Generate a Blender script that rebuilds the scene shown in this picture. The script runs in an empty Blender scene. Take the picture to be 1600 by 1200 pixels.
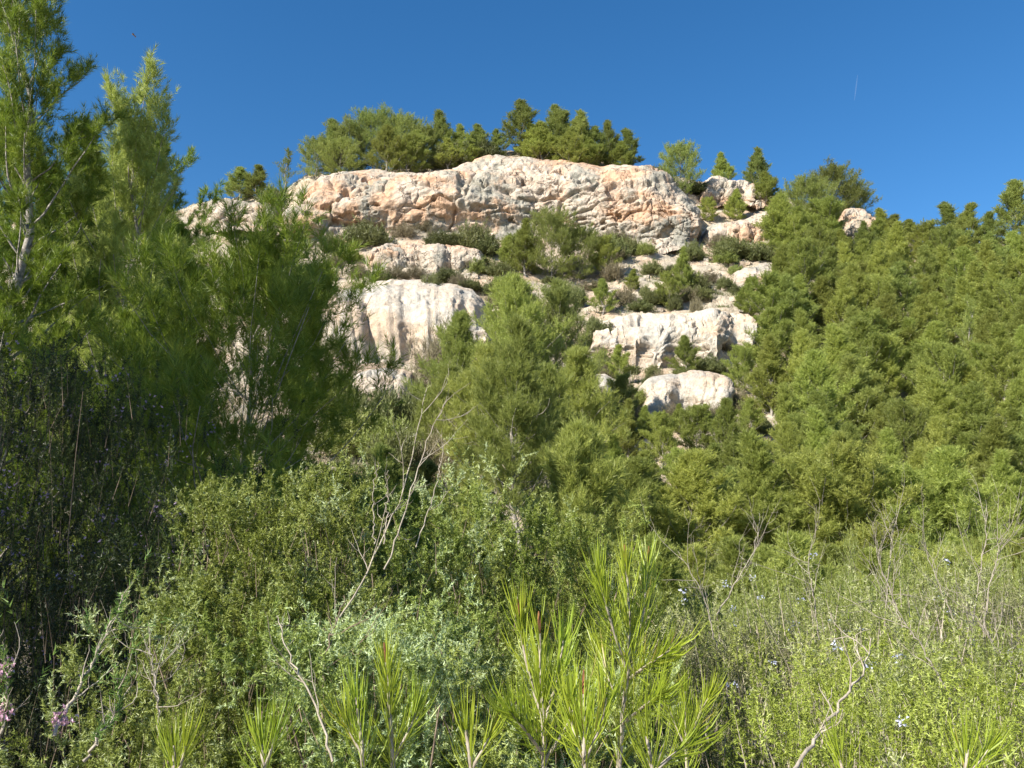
import bpy, math, random
import numpy as np
from mathutils import Vector, Matrix

sc = bpy.context.scene
COL = sc.collection
R = math.radians

# ---------------------------------------------------------------- camera, sky, sun, exposure
PITCH = R(10.0)
HFOV = R(62.0)
EYE = 1.6
FPX = 800 / math.tan(HFOV / 2)
cam_d = bpy.data.cameras.new("camera")
cam_d.sensor_width = 36
cam_d.lens = 18 / math.tan(HFOV / 2)
cam_d.clip_start = 0.05
cam_d.clip_end = 20000
cam = bpy.data.objects.new("camera", cam_d)
cam.location = (0, 0, EYE)
cam.rotation_euler = (math.pi / 2 + PITCH, 0, 0)
COL.objects.link(cam)
sc.camera = cam

SUN_AZ, SUN_EL = R(50), R(36)          # measured left of straight-behind, above horizon
S = Vector((-math.sin(SUN_AZ) * math.cos(SUN_EL), -math.cos(SUN_AZ) * math.cos(SUN_EL), math.sin(SUN_EL)))
w = bpy.data.worlds.new("World")
sc.world = w
w.use_nodes = True
nt = w.node_tree
sky = nt.nodes.new("ShaderNodeTexSky")
sky.sky_type = 'NISHITA'
sky.sun_disc = False
sky.sun_elevation = SUN_EL
sky.sun_rotation = math.atan2(S.x, S.y)
sky.altitude = 900
sky.air_density = 1.0
sky.dust_density = 0.25
sky.ozone_density = 2.6
bg = nt.nodes["Background"]
hsv = nt.nodes.new('ShaderNodeHueSaturation'); hsv.inputs['Saturation'].default_value = 1.3
nt.links.new(sky.outputs[0], hsv.inputs['Color']); nt.links.new(hsv.outputs[0], bg.inputs[0])
bg.inputs[1].default_value = 0.08
sl = bpy.data.lights.new("sun", 'SUN')
sl.energy = 5.0
sl.angle = R(0.5)
sl.color = (1.0, 0.93, 0.82)
so = bpy.data.objects.new("sun", sl)
so.rotation_euler = S.to_track_quat('Z', 'Y').to_euler()
so.location = S * 50
COL.objects.link(so)
sc.view_settings.view_transform = 'Standard'
sc.view_settings.look = 'None'
sc.view_settings.exposure = 1.13
sc.cycles.max_bounces = 6
sc.cycles.diffuse_bounces = 3
sc.cycles.transmission_bounces = 4

# ---------------------------------------------------------------- numpy noise
_r = np.random.RandomState(7)
PERM = _r.permutation(256)
PERM = np.concatenate([PERM, PERM])
RT = _r.rand(256)

def _h(x, y, z):
    return PERM[(PERM[(PERM[x & 255] + y) & 255] + z) & 255]

def vnoise(P):
    P = np.asarray(P, float)
    I = np.floor(P).astype(int)
    F = P - I
    F = F * F * F * (F * (F * 6 - 15) + 10)
    x, y, z = I[..., 0], I[..., 1], I[..., 2]
    fx, fy, fz = F[..., 0], F[..., 1], F[..., 2]
    g = lambda a, b, c: RT[_h(x + a, y + b, z + c)]
    l = lambda a, b, t: a + (b - a) * t
    return l(l(l(g(0,0,0), g(1,0,0), fx), l(g(0,1,0), g(1,1,0), fx), fy),
             l(l(g(0,0,1), g(1,0,1), fx), l(g(0,1,1), g(1,1,1), fx), fy), fz) * 2 - 1

def fbm(P, o=4, g=0.5):
    P = np.asarray(P, float)
    s = 0; a = 1; t = 0
    for i in range(o):
        s = s + a * vnoise(P * 2 ** i + 17.3 * i)
        t += a; a *= g
    return s / t

def worley(P):
    """F1, F2 of a jittered cell pattern"""
    P = np.asarray(P, float)
    I = np.floor(P).astype(int)
    f1 = np.full(P.shape[:-1], 9.0); f2 = f1.copy()
    for a in (-1, 0, 1):
        for b in (-1, 0, 1):
            for c in (-1, 0, 1):
                J = I + np.array([a, b, c])
                h = _h(J[..., 0], J[..., 1], J[..., 2])
                q = np.stack([RT[h], RT[(h + 71) & 255], RT[(h + 151) & 255]], -1)
                d = np.linalg.norm(J + q - P, axis=-1)
                f2 = np.where(d < f1, f1, np.minimum(f2, d))
                f1 = np.minimum(f1, d)
    return f1, f2

# ---------------------------------------------------------------- pixel (photo 1600x1200) <-> place
def e_of(py):
    yc = -(np.asarray(py, float) - 600) / FPX
    return (math.sin(PITCH) + yc * math.cos(PITCH)) / (math.cos(PITCH) - yc * math.sin(PITCH))

def a_of(px, py):
    yc = -(np.asarray(py, float) - 600) / FPX
    return (np.asarray(px, float) - 800) / FPX / (math.cos(PITCH) - yc * math.sin(PITCH))

def at(px, py, Y):
    return np.array([a_of(px, py) * Y, Y, EYE + e_of(py) * Y])

# ---------------------------------------------------------------- terrain height
FRONT = [(2, 2140), (6, 1330), (10, 1165), (14, 1040), (20, 880)]
TAB = {
 -300: [(26, 790), (38, 640), (50, 500), (62, 400), (70, 352), (78, 365), (110, 600)],
    0: [(26, 790), (38, 640), (50, 500), (62, 400), (70, 348), (78, 362), (110, 600)],
  200: [(26, 790), (38, 640), (50, 500), (62, 388), (66, 352), (70, 343), (78, 360), (110, 600)],
  350: [(26, 790), (38, 630), (50, 490), (60, 392), (66, 338), (71, 312), (78, 330), (110, 600)],
  430: [(26, 790), (38, 620), (50, 485), (58, 405), (63, 372), (66, 330), (71, 300), (78, 320), (110, 600)],
  480: [(26, 790), (38, 620), (50, 485), (58, 405), (62.6, 378), (66.5, 288), (71, 272), (78, 290), (110, 600)],
  600: [(26, 790), (38, 620), (44, 560), (45.5, 530), (49, 468), (56, 420), (62.6, 356), (66.6, 274), (71, 262), (78, 275), (110, 600)],
  700: [(26, 790), (38, 620), (44, 560), (46.5, 500), (49, 468), (56, 420), (62.6, 358), (66.6, 274), (71, 252), (78, 265), (110, 600)],
  800: [(26, 790), (38, 620), (46, 520), (56, 420), (62.6, 356), (66.8, 250), (71, 238), (78, 255), (110, 600)],
  900: [(26, 790), (38, 620), (44.6, 556), (46.5, 496), (50, 470), (56, 425), (62.6, 356), (66.6, 262), (71, 250), (78, 265), (110, 600)],
 1000: [(26, 785), (38, 630), (44.4, 566), (46.5, 496), (50, 470), (56, 428), (62.6, 366), (66.6, 274), (71, 260), (78, 275), (110, 600)],
 1060: [(26, 780), (38, 632), (44.4, 566), (46.5, 492), (50, 468), (56, 430), (62.6, 374), (66.6, 298), (71, 276), (78, 290), (110, 600)],
 1120: [(26, 780), (38, 632), (44.4, 562), (46.5, 490), (50, 466), (56, 424), (61, 380), (66, 335), (71, 290), (76, 284), (110, 600)],
 1200: [(26, 780), (38, 630), (44.4, 556), (46.5, 496), (52, 460), (58, 405), (64, 350), (70, 306), (76, 312), (110, 600)],
 1300: [(26, 785), (38, 625), (50, 495), (58, 415), (64, 365), (70, 328), (76, 335), (110, 600)],
 1400: [(26, 790), (38, 635), (50, 505), (60, 420), (68, 368), (74, 372), (110, 600)],
 1450: [(26, 795), (38, 640), (50, 505), (60, 420), (67, 392), (74, 400), (110, 600)],
 1600: [(26, 795), (38, 630), (50, 490), (58, 415), (66, 370), (74, 385), (110, 600)],
 1900: [(26, 795), (38, 620), (50, 470), (58, 390), (66, 340), (74, 360), (110, 600)],
}
YG = np.arange(2, 110.01, 0.25)
CK = sorted(TAB)
AK = np.array([a_of(k, 420) for k in CK])
ET = []
for k in CK:
    t = FRONT + TAB[k]
    e = np.interp(YG, [q[0] for q in t], [e_of(q[1]) for q in t])
    kern = np.array([1, 2, 3, 2, 1.]); kern /= kern.sum()
    ep = np.concatenate([[e[0]] * 2, e, [e[-1]] * 2])
    ET.append(np.convolve(ep, kern, 'valid'))
ET = np.array(ET)

def H0(X, Y):
    X = np.asarray(X, float); Y = np.asarray(Y, float)
    Yc = np.clip(Y, 2, 109.9)
    a = np.clip(X / np.maximum(Y, 2), AK[0], AK[-1] - 1e-6)
    i = np.clip(np.searchsorted(AK, a) - 1, 0, len(AK) - 2)
    t = (a - AK[i]) / (AK[i + 1] - AK[i])
    t = t * t * (3 - 2 * t)
    j = (Yc - 2) / 0.25
    j0 = np.clip(np.floor(j).astype(int), 0, len(YG) - 2)
    s = j - j0
    E = lambda ii: ET[ii, j0] * (1 - s) + ET[ii, j0 + 1] * s
    e = E(i) * (1 - t) + E(i + 1) * t
    z = EYE + e * Yc
    near = np.clip((Y - 0) / 4.0, 0, 1)
    z = np.where(Y < 4, z * near, z)
    z110 = z
    far = np.clip((Y - 110) / 80, 0, 1)
    z = z110 * (1 - far) - 4 * far
    return z

def H(X, Y):
    X = np.asarray(X, float); Y = np.asarray(Y, float)
    z = H0(X, Y)
    P = np.stack([X * 0.22, Y * 0.22, np.zeros_like(z)], -1)
    k = np.clip((Y - 5) / 15, 0.05, 1)
    n = fbm(P, 5, 0.55) * 0.75
    # little ledges along the slope
    q = z / 0.9 + fbm(P * 1.7 + 9, 3) * 1.6
    fr = q - np.floor(q)
    led = (np.clip((fr - 0.55) / 0.25, 0, 1) - fr) * 0.42
    return z + k * (n + led * np.clip((Y - 25) / 15, 0, 1) * np.clip((90 - Y) / 20, 0, 1))

def ground(px, py):
    Y = np.arange(5, 95, 0.05)
    e = e_of(py); a = a_of(px, py)
    hit = H(a * Y, Y) > EYE + e * Y
    i = int(np.argmax(hit)) if hit.any() else -1
    if i <= 0:
        # ray passes over the ridge: stand it on the ridge line
        i = int(np.argmax((H(a * Y, Y) - EYE) / Y - 0 * Y))
    y = Y[i]
    return np.array([a * y, y, float(H(a * y, y))])

# ---------------------------------------------------------------- mesh helpers
def mk(name, V, F, mat, parent=None, smooth=False, var=None):
    """V (n,3); F list of int arrays (m,k)"""
    me = bpy.data.meshes.new(name)
    V = np.asarray(V, np.float32)
    if not isinstance(F, (list, tuple)):
        F = [F]
    F = [f for f in F if len(f)]
    me.vertices.add(len(V)); me.vertices.foreach_set("co", V.ravel())
    idx = np.concatenate([f.ravel() for f in F]).astype(np.int32)
    tot = np.concatenate([np.full(len(f), f.shape[1]) for f in F]).astype(np.int32)
    st = np.concatenate([[0], np.cumsum(tot)[:-1]]).astype(np.int32)
    me.loops.add(len(idx)); me.loops.foreach_set("vertex_index", idx)
    me.polygons.add(len(tot)); me.polygons.foreach_set("loop_start", st)
    me.polygons.foreach_set("use_smooth", np.full(len(tot), smooth, bool))
    me.update(calc_edges=True)
    if var is not None:
        at_ = me.attributes.new("tint", 'FLOAT', 'FACE')
        at_.data.foreach_set("value", np.asarray(var, np.float32))
    me.materials.append(mat)
    ob = bpy.data.objects.new(name, me)
    COL.objects.link(ob)
    if parent is not None:
        ob.parent = parent
    return ob

def tag(o, label=None, cat=None, group=None, kind=None):
    if label: o["label"] = label
    if cat: o["category"] = cat
    if group: o["group"] = group
    if kind: o["kind"] = kind
    return o

def empty(name, loc, rz=0):
    o = bpy.data.objects.new(name, None)
    o.empty_display_size = 0.2
    o.location = loc; o.rotation_euler.z = rz
    COL.objects.link(o)
    return o

def copy_tree(o, kids):
    c = o.copy(); COL.objects.link(c)
    for k in kids:
        d = k.copy(); COL.objects.link(d); d.parent = c
    return c

def unit(v):
    return v / np.maximum(np.linalg.norm(v, axis=-1, keepdims=True), 1e-9)

class Geo:
    """collects tubes / blades, then becomes one mesh"""
    def __init__(s):
        s.V = []; s.T = []; s.Q = []; s.n = 0; s.tv = []; s.qv = []
    def add(s, V, T=None, Q=None, var=0.5):
        if T is not None and len(T):
            s.T.append(T + s.n); s.tv.append(np.broadcast_to(var, len(T)))
        if Q is not None and len(Q):
            s.Q.append(Q + s.n); s.qv.append(np.broadcast_to(var, len(Q)))
        s.V.append(V); s.n += len(V)
    def tube(s, P, r, k=5, var=0.5):
        P = np.asarray(P, float); n = len(P)
        r = np.broadcast_to(np.asarray(r, float), n)
        D = unit(np.gradient(P, axis=0))
        ref = np.array([0.31, 0.17, 0.93]) if abs(D[0, 2]) < 0.8 else np.array([0.95, 0.2, 0.1])
        A = unit(np.cross(D, ref)); B = np.cross(D, A)
        th = np.arange(k) / k * 2 * math.pi
        V = P[:, None] + r[:, None, None] * (A[:, None] * np.cos(th)[None, :, None] + B[:, None] * np.sin(th)[None, :, None])
        i = np.arange(n - 1)[:, None] * k; j = np.arange(k)[None]; jn = (j + 1) % k
        Q = np.stack([i + j, i + jn, i + k + jn, i + k + j], -1).reshape(-1, 4)
        s.add(V.reshape(-1, 3), None, Q, var)
    def blades(s, P, D, L, W, rng, bend=0.0, var=None, seg=1):
        """thin pointed blades; P,D (n,3) L,W scalars or (n,)"""
        n = len(P)
        if not n: return
        D = unit(D); L = np.broadcast_to(L, n)[:, None]; W = np.broadcast_to(W, n)[:, None]
        side = unit(np.cross(D, rng.randn(n, 3)))
        if var is None: var = rng.rand(n)
        if seg == 1:
            V = np.stack([P - side * W / 2, P + side * W / 2, P + D * L], 1).reshape(-1, 3)
            s.add(V, np.arange(3 * n).reshape(n, 3), None, var)
        else:
            up = np.array([0, 0, 1.0])
            m = P + D * L * 0.55
            tip = P + unit(D + up * bend) * L + up * bend * L * 0.1
            V = np.stack([P - side * W / 2, P + side * W / 2, m - side * W * .45, m + side * W * .45, tip], 1).reshape(-1, 3)
            b = np.arange(n)[:, None] * 5
            T = np.concatenate([b + np.array([[0, 1, 3]]), b + np.array([[0, 3, 2]]), b + np.array([[2, 3, 4]])], 1).reshape(-1, 3)
            s.add(V, T, None, np.repeat(var, 3))
    def build(s, name, mat, parent=None, smooth=False):
        F = []; var = []
        if s.T: F.append(np.concatenate(s.T)); var.append(np.concatenate(s.tv))
        if s.Q: F.append(np.concatenate(s.Q)); var.append(np.concatenate(s.qv))
        return mk(name, np.concatenate(s.V), F, mat, parent, smooth, np.concatenate(var))

# ---------------------------------------------------------------- materials
def newmat(name):
    m = bpy.data.materials.new(name); m.use_nodes = True
    n = m.node_tree.nodes; l = m.node_tree.links
    for q in list(n): n.remove(q)
    out = n.new("ShaderNodeOutputMaterial")
    return m, n, l, out

def ramp(n, stops, interp='LINEAR'):
    r = n.new("ShaderNodeValToRGB"); cr = r.color_ramp; cr.interpolation = interp
    while len(cr.elements) < len(stops): cr.elements.new(0.5)
    for e, (p, c) in zip(cr.elements, stops):
        e.position = p; e.color = (*c, 1)
    return r

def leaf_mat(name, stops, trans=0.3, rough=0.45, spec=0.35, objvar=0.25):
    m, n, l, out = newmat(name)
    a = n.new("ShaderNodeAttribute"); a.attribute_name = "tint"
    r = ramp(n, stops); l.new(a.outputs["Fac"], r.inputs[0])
    oi = n.new("ShaderNodeObjectInfo")
    hs = n.new("ShaderNodeHueSaturation")
    mr = n.new("ShaderNodeMapRange"); mr.inputs[3].default_value = 1 - objvar; mr.inputs[4].default_value = 1 + objvar
    l.new(oi.outputs["Random"], mr.inputs[0]); l.new(mr.outputs[0], hs.inputs["Value"])
    mr2 = n.new("ShaderNodeMapRange"); mr2.inputs[3].default_value = 0.497; mr2.inputs[4].default_value = 0.516
    mu = n.new("ShaderNodeMath"); mu.operation = 'MULTIPLY'; mu.inputs[1].default_value = 7.31
    fr = n.new("ShaderNodeMath"); fr.operation = 'FRACT'
    l.new(oi.outputs["Random"], mu.inputs[0]); l.new(mu.outputs[0], fr.inputs[0]); l.new(fr.outputs[0], mr2.inputs[0])
    l.new(mr2.outputs[0], hs.inputs["Hue"])
    l.new(r.outputs[0], hs.inputs["Color"])
    p = n.new("ShaderNodeBsdfPrincipled"); p.inputs["Roughness"].default_value = rough
    p.inputs["Specular IOR Level"].default_value = spec
    l.new(hs.outputs[0], p.inputs["Base Color"])
    if trans > 0:
        t = n.new("ShaderNodeBsdfTranslucent"); l.new(hs.outputs[0], t.inputs[0])
        mx = n.new("ShaderNodeMixShader"); mx.inputs[0].default_value = trans
        l.new(p.outputs[0], mx.inputs[1]); l.new(t.outputs[0], mx.inputs[2]); l.new(mx.outputs[0], out.inputs[0])
    else:
        l.new(p.outputs[0], out.inputs[0])
    return m

def bark_mat(name, c1, c2, scale=30):
    m, n, l, out = newmat(name)
    tc = n.new("ShaderNodeTexCoord"); nz = n.new("ShaderNodeTexNoise")
    nz.inputs["Scale"].default_value = scale; nz.inputs["Detail"].default_value = 5
    l.new(tc.outputs["Object"], nz.inputs[0])
    r = ramp(n, [(0.35, c1), (0.65, c2)]); l.new(nz.outputs[0], r.inputs[0])
    p = n.new("ShaderNodeBsdfPrincipled"); p.inputs["Roughness"].default_value = 0.85
    l.new(r.outputs[0], p.inputs["Base Color"])
    b = n.new("ShaderNodeBump"); b.inputs["Strength"].default_value = 0.5; b.inputs["Distance"].default_value = 0.01
    l.new(nz.outputs[0], b.inputs["Height"]); l.new(b.outputs[0], p.inputs["Normal"])
    l.new(p.outputs[0], out.inputs[0])
    return m

def rock_mat(name, pale, warm, grey, crk=0.0, sc_=1.0):
    m, n, l, out = newmat(name)
    tc = n.new("ShaderNodeTexCoord")
    def noise(s, d=6, ro=0.55, stretch=None):
        z = n.new("ShaderNodeTexNoise"); z.inputs["Scale"].default_value = s; z.inputs["Detail"].default_value = d
        z.inputs["Roughness"].default_value = ro
        if stretch:
            mp = n.new("ShaderNodeMapping"); mp.inputs["Scale"].default_value = stretch
            l.new(tc.outputs["Object"], mp.inputs[0]); l.new(mp.outputs[0], z.inputs[0])
        else:
            l.new(tc.outputs["Object"], z.inputs[0])
        return z
    def mix(f, a, b, mode='MIX'):
        x = n.new("ShaderNodeMix"); x.data_type = 'RGBA'; x.blend_type = mode
        for i, v in ((0, f), (6, a), (7, b)):
            if isinstance(v, (float, int)): x.inputs[i].default_value = v
            elif isinstance(v, tuple): x.inputs[i].default_value = (*v, 1)
            else: l.new(v, x.inputs[i])
        return x.outputs[2]
    def rm(src, lo, hi):
        q = n.new("ShaderNodeMapRange"); q.inputs[1].default_value = lo; q.inputs[2].default_value = hi
        q.interpolation_type = 'SMOOTHSTEP'
        l.new(src, q.inputs[0]); return q.outputs[0]
    n1 = noise(0.23 * sc_, 5, 0.6, (1, 1, 1.6)); n2 = noise(0.35 * sc_, 6, 0.65, (1, 1, 0.7)); n3 = noise(2.2 * sc_, 8, 0.7)
    n4 = noise(11 * sc_, 6, 0.75); n5 = noise(1.1 * sc_, 4, 0.6, (1, 1, 0.25))
    c = mix(rm(n1.outputs[0], 0.44, 0.58), pale, warm)
    c = mix(rm(n2.outputs[0], 0.47, 0.62), c, grey)
    dark = tuple(v * 0.62 for v in warm)
    c = mix(rm(n5.outputs[0], 0.62, 0.74), c, dark)
    r3 = ramp(n, [(0.3, (0.72, 0.70, 0.67)), (0.62, (1.12, 1.1, 1.08))]); l.new(n3.outputs[0], r3.inputs[0])
    c = mix(1.0, c, r3.outputs[0], 'MULTIPLY')
    r4 = ramp(n, [(0.33, (0.6, 0.57, 0.52)), (0.5, (1, 1, 1)), (0.7, (1.1, 1.1, 1.1))]); l.new(n4.outputs[0], r4.inputs[0])
    c = mix(0.8, c, r4.outputs[0], 'MULTIPLY')
    p = n.new("ShaderNodeBsdfPrincipled"); p.inputs["Roughness"].default_value = 0.95
    p.inputs["Specular IOR Level"].default_value = 0.15
    l.new(c, p.inputs["Base Color"])
    b = n.new("ShaderNodeBump"); b.inputs["Strength"].default_value = 1.0; b.inputs["Distance"].default_value = 0.17
    vo = n.new("ShaderNodeTexVoronoi"); vo.feature = 'DISTANCE_TO_EDGE'; vo.inputs["Scale"].default_value = 0.9 * sc_
    mpv = n.new("ShaderNodeMapping"); mpv.inputs["Scale"].default_value = (1, 1, 1.5)
    nv_ = noise(1.4, 4, 0.6); dv_ = n.new("ShaderNodeVectorMath"); dv_.operation = 'MULTIPLY_ADD'; dv_.inputs[1].default_value = (0.8, 0.8, 0.8)
    l.new(nv_.outputs["Color"], dv_.inputs[0]); l.new(tc.outputs["Object"], dv_.inputs[2])
    l.new(dv_.outputs[0], mpv.inputs[0]); l.new(mpv.outputs[0], vo.inputs["Vector"])
    ck = n.new("ShaderNodeMapRange"); ck.inputs[2].default_value = 0.05; ck.inputs[3].default_value = -1.0; ck.inputs[4].default_value = 0
    l.new(vo.outputs["Distance"], ck.inputs[0])
    add0 = n.new("ShaderNodeMath"); add0.operation = 'ADD'; ckm = n.new('ShaderNodeMath'); ckm.operation = 'MULTIPLY'; l.new(ck.outputs[0], ckm.inputs[0]); mk_ = n.new('ShaderNodeMath'); mk_.operation = 'MULTIPLY'; mk_.inputs[1].default_value = crk; l.new(rm(n5.outputs[0], 0.46, 0.6), mk_.inputs[0]); l.new(mk_.outputs[0], ckm.inputs[1]); l.new(ckm.outputs[0], add0.inputs[0]); l.new(n3.outputs[0], add0.inputs[1])
    add = n.new("ShaderNodeMath"); add.operation = 'MULTIPLY_ADD'; add.inputs[1].default_value = 0.35
    l.new(n4.outputs[0], add.inputs[0]); l.new(add0.outputs[0], add.inputs[2])
    l.new(add.outputs[0], b.inputs["Height"]); l.new(b.outputs[0], p.inputs["Normal"])
    l.new(p.outputs[0], out.inputs[0])
    return m

M = {}
M['cliff'] = rock_mat('limestone', (0.51, 0.44, 0.365), (0.51, 0.345, 0.235), (0.33, 0.32, 0.275), crk=0.9)
M['soil'] = rock_mat('slope_soil', (0.52, 0.455, 0.36), (0.48, 0.375, 0.28), (0.38, 0.345, 0.275), sc_=1.3)
M['white_rock'] = rock_mat('white_marl', (0.56, 0.50, 0.415), (0.52, 0.42, 0.32), (0.45, 0.43, 0.385), crk=0.1, sc_=1.2)
M['pine_far'] = leaf_mat('far_pine_needles', [(0, (0.21, 0.24, 0.055)), (0.6, (0.37, 0.405, 0.095)), (1, (0.51, 0.53, 0.18))], 0.48)
M['pine_deep'] = leaf_mat('skyline_pine_needles', [(0, (0.18, 0.21, 0.05)), (0.6, (0.285, 0.325, 0.085)), (1, (0.40, 0.43, 0.14))], 0.42)
M['pine_near'] = leaf_mat('near_pine_needles', [(0, (0.09, 0.14, 0.015)), (0.5, (0.18, 0.25, 0.025)), (1, (0.38, 0.42, 0.07))], 0.42, objvar=0.05)
M['pine_shoot'] = leaf_mat('young_pine_needles', [(0, (0.20, 0.27, 0.02)), (0.6, (0.33, 0.39, 0.035)), (0.97, (0.37, 0.45, 0.05)), (1, (0.36, 0.24, 0.06))], 0.4, 0.35, 0.5, objvar=0.05)
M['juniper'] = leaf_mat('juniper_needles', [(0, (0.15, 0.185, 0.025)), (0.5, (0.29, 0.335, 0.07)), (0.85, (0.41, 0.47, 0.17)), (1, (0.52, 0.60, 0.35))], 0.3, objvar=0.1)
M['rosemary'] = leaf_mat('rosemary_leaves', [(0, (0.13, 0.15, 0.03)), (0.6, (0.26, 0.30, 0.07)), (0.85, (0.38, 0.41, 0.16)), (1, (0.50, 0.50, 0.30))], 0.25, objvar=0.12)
M['fresh'] = leaf_mat('fresh_shrub_leaves', [(0, (0.16, 0.20, 0.025)), (0.6, (0.33, 0.40, 0.055)), (1, (0.48, 0.54, 0.14))], 0.3, objvar=0.12)
M['dull'] = leaf_mat('dull_shrub_leaves', [(0, (0.10, 0.11, 0.04)), (0.6, (0.21, 0.22, 0.085)), (1, (0.36, 0.34, 0.19))], 0.2, objvar=0.12)
M['heather'] = leaf_mat('shade_darkened_heather', [(0, (0.018, 0.028, 0.008)), (0.7, (0.035, 0.052, 0.012)), (1, (0.08, 0.11, 0.02))], 0.15, objvar=0.1)  # leaf colour darkened to deepen the shade on the heathers
M['sprig'] = leaf_mat('sprig_leaves', [(0, (0.09, 0.17, 0.03)), (1, (0.2, 0.3, 0.07))], 0.3, objvar=0.05)
M['scrub'] = leaf_mat('scrub_leaves', [(0, (0.10, 0.11, 0.036)), (0.6, (0.155, 0.17, 0.055)), (1, (0.25, 0.25, 0.11))], 0.2, objvar=0.3)
M['dry'] = leaf_mat('dry_leaves', [(0, (0.12, 0.095, 0.055)), (0.6, (0.2, 0.17, 0.10)), (1, (0.33, 0.29, 0.17))], 0.15, objvar=0.25)
M['blue'] = leaf_mat('pale_blue_petals', [(0, (0.45, 0.50, 0.72)), (1, (0.75, 0.78, 0.9))], 0.3, objvar=0)
M['pink'] = leaf_mat('pink_petals', [(0, (0.50, 0.26, 0.40)), (0.7, (0.70, 0.50, 0.60)), (1, (0.42, 0.2, 0.25))], 0.3, objvar=0)
M['mauve'] = leaf_mat('mauve_petals', [(0, (0.30, 0.24, 0.38)), (1, (0.48, 0.38, 0.52))], 0.3, objvar=0)
M['bark'] = bark_mat('pine_bark', (0.16, 0.14, 0.12), (0.38, 0.35, 0.31), 25)
M['grey_wood'] = bark_mat('grey_dead_wood', (0.20, 0.17, 0.13), (0.36, 0.32, 0.26), 60)
M['pale_wood'] = bark_mat('pale_dry_wood', (0.24, 0.20, 0.155), (0.42, 0.37, 0.30), 40)
M['brown_wood'] = bark_mat('brown_wood', (0.10, 0.07, 0.05), (0.24, 0.18, 0.13), 40)
M['bud'] = bark_mat('bud_scales', (0.12, 0.045, 0.018), (0.26, 0.11, 0.04), 120)
M['cone'] = bark_mat('cone_scales', (0.05, 0.035, 0.025), (0.12, 0.08, 0.055), 60)

# ---------------------------------------------------------------- terrain
def axis(fine_lo, fine_hi, step, lo, hi, grow=1.25):
    v = list(np.arange(fine_lo, fine_hi + 1e-6, step))
    s = step; a = v[0]
    while a > lo:
        s *= grow; a -= s; v.insert(0, a)
    s = step; b = v[-1]
    while b < hi:
        s *= grow; b += s; v.append(b)
    return np.array(v)
ys = np.concatenate([axis(2, 12, 0.2, -900, 12, 1.3)[:-1], np.arange(12, 76, 0.2), axis(76, 76.1, 0.3, 76, 1400, 1.2)[1:]])
ss = np.concatenate([-(axis(0.72, 0.73, 0.01, 0.72, 30, 1.35)[2:][::-1]), np.arange(-0.72, 0.7201, 0.0032), axis(0.72, 0.73, 0.01, 0.72, 30, 1.35)[2:]])
SY, SX = np.meshgrid(ys, ss, indexing='ij')
GX = SX * np.where(SY > 60, 60, np.maximum(SY, 9.0))
GX = np.where(SY > 60, SX * np.maximum(SY * 1.0, 60), GX)
GZ = H(GX, SY)
nr, nc = GX.shape
TV = np.stack([GX, SY, GZ], -1)
# small rubble relief on the slope
rough = fbm(np.stack([GX * 1.3, SY * 1.3, GZ * 1.3], -1), 3, 0.6)
wk = np.clip((SY - 12) / 20, 0, 1) * np.clip((95 - SY) / 20, 0, 1)
TV[..., 2] += rough * 0.16 * wk
i = np.arange(nr - 1)[:, None] * nc; j = np.arange(nc - 1)[None]
TQ = np.stack([i + j, i + j + 1, i + nc + j + 1, i + nc + j], -1).reshape(-1, 4)
terrain = mk('hillside', TV.reshape(-1, 3), TQ, M['soil'], None, True)
tag(terrain, 'pale stony hillside rising to the cliff', 'hillside', kind='structure')

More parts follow.
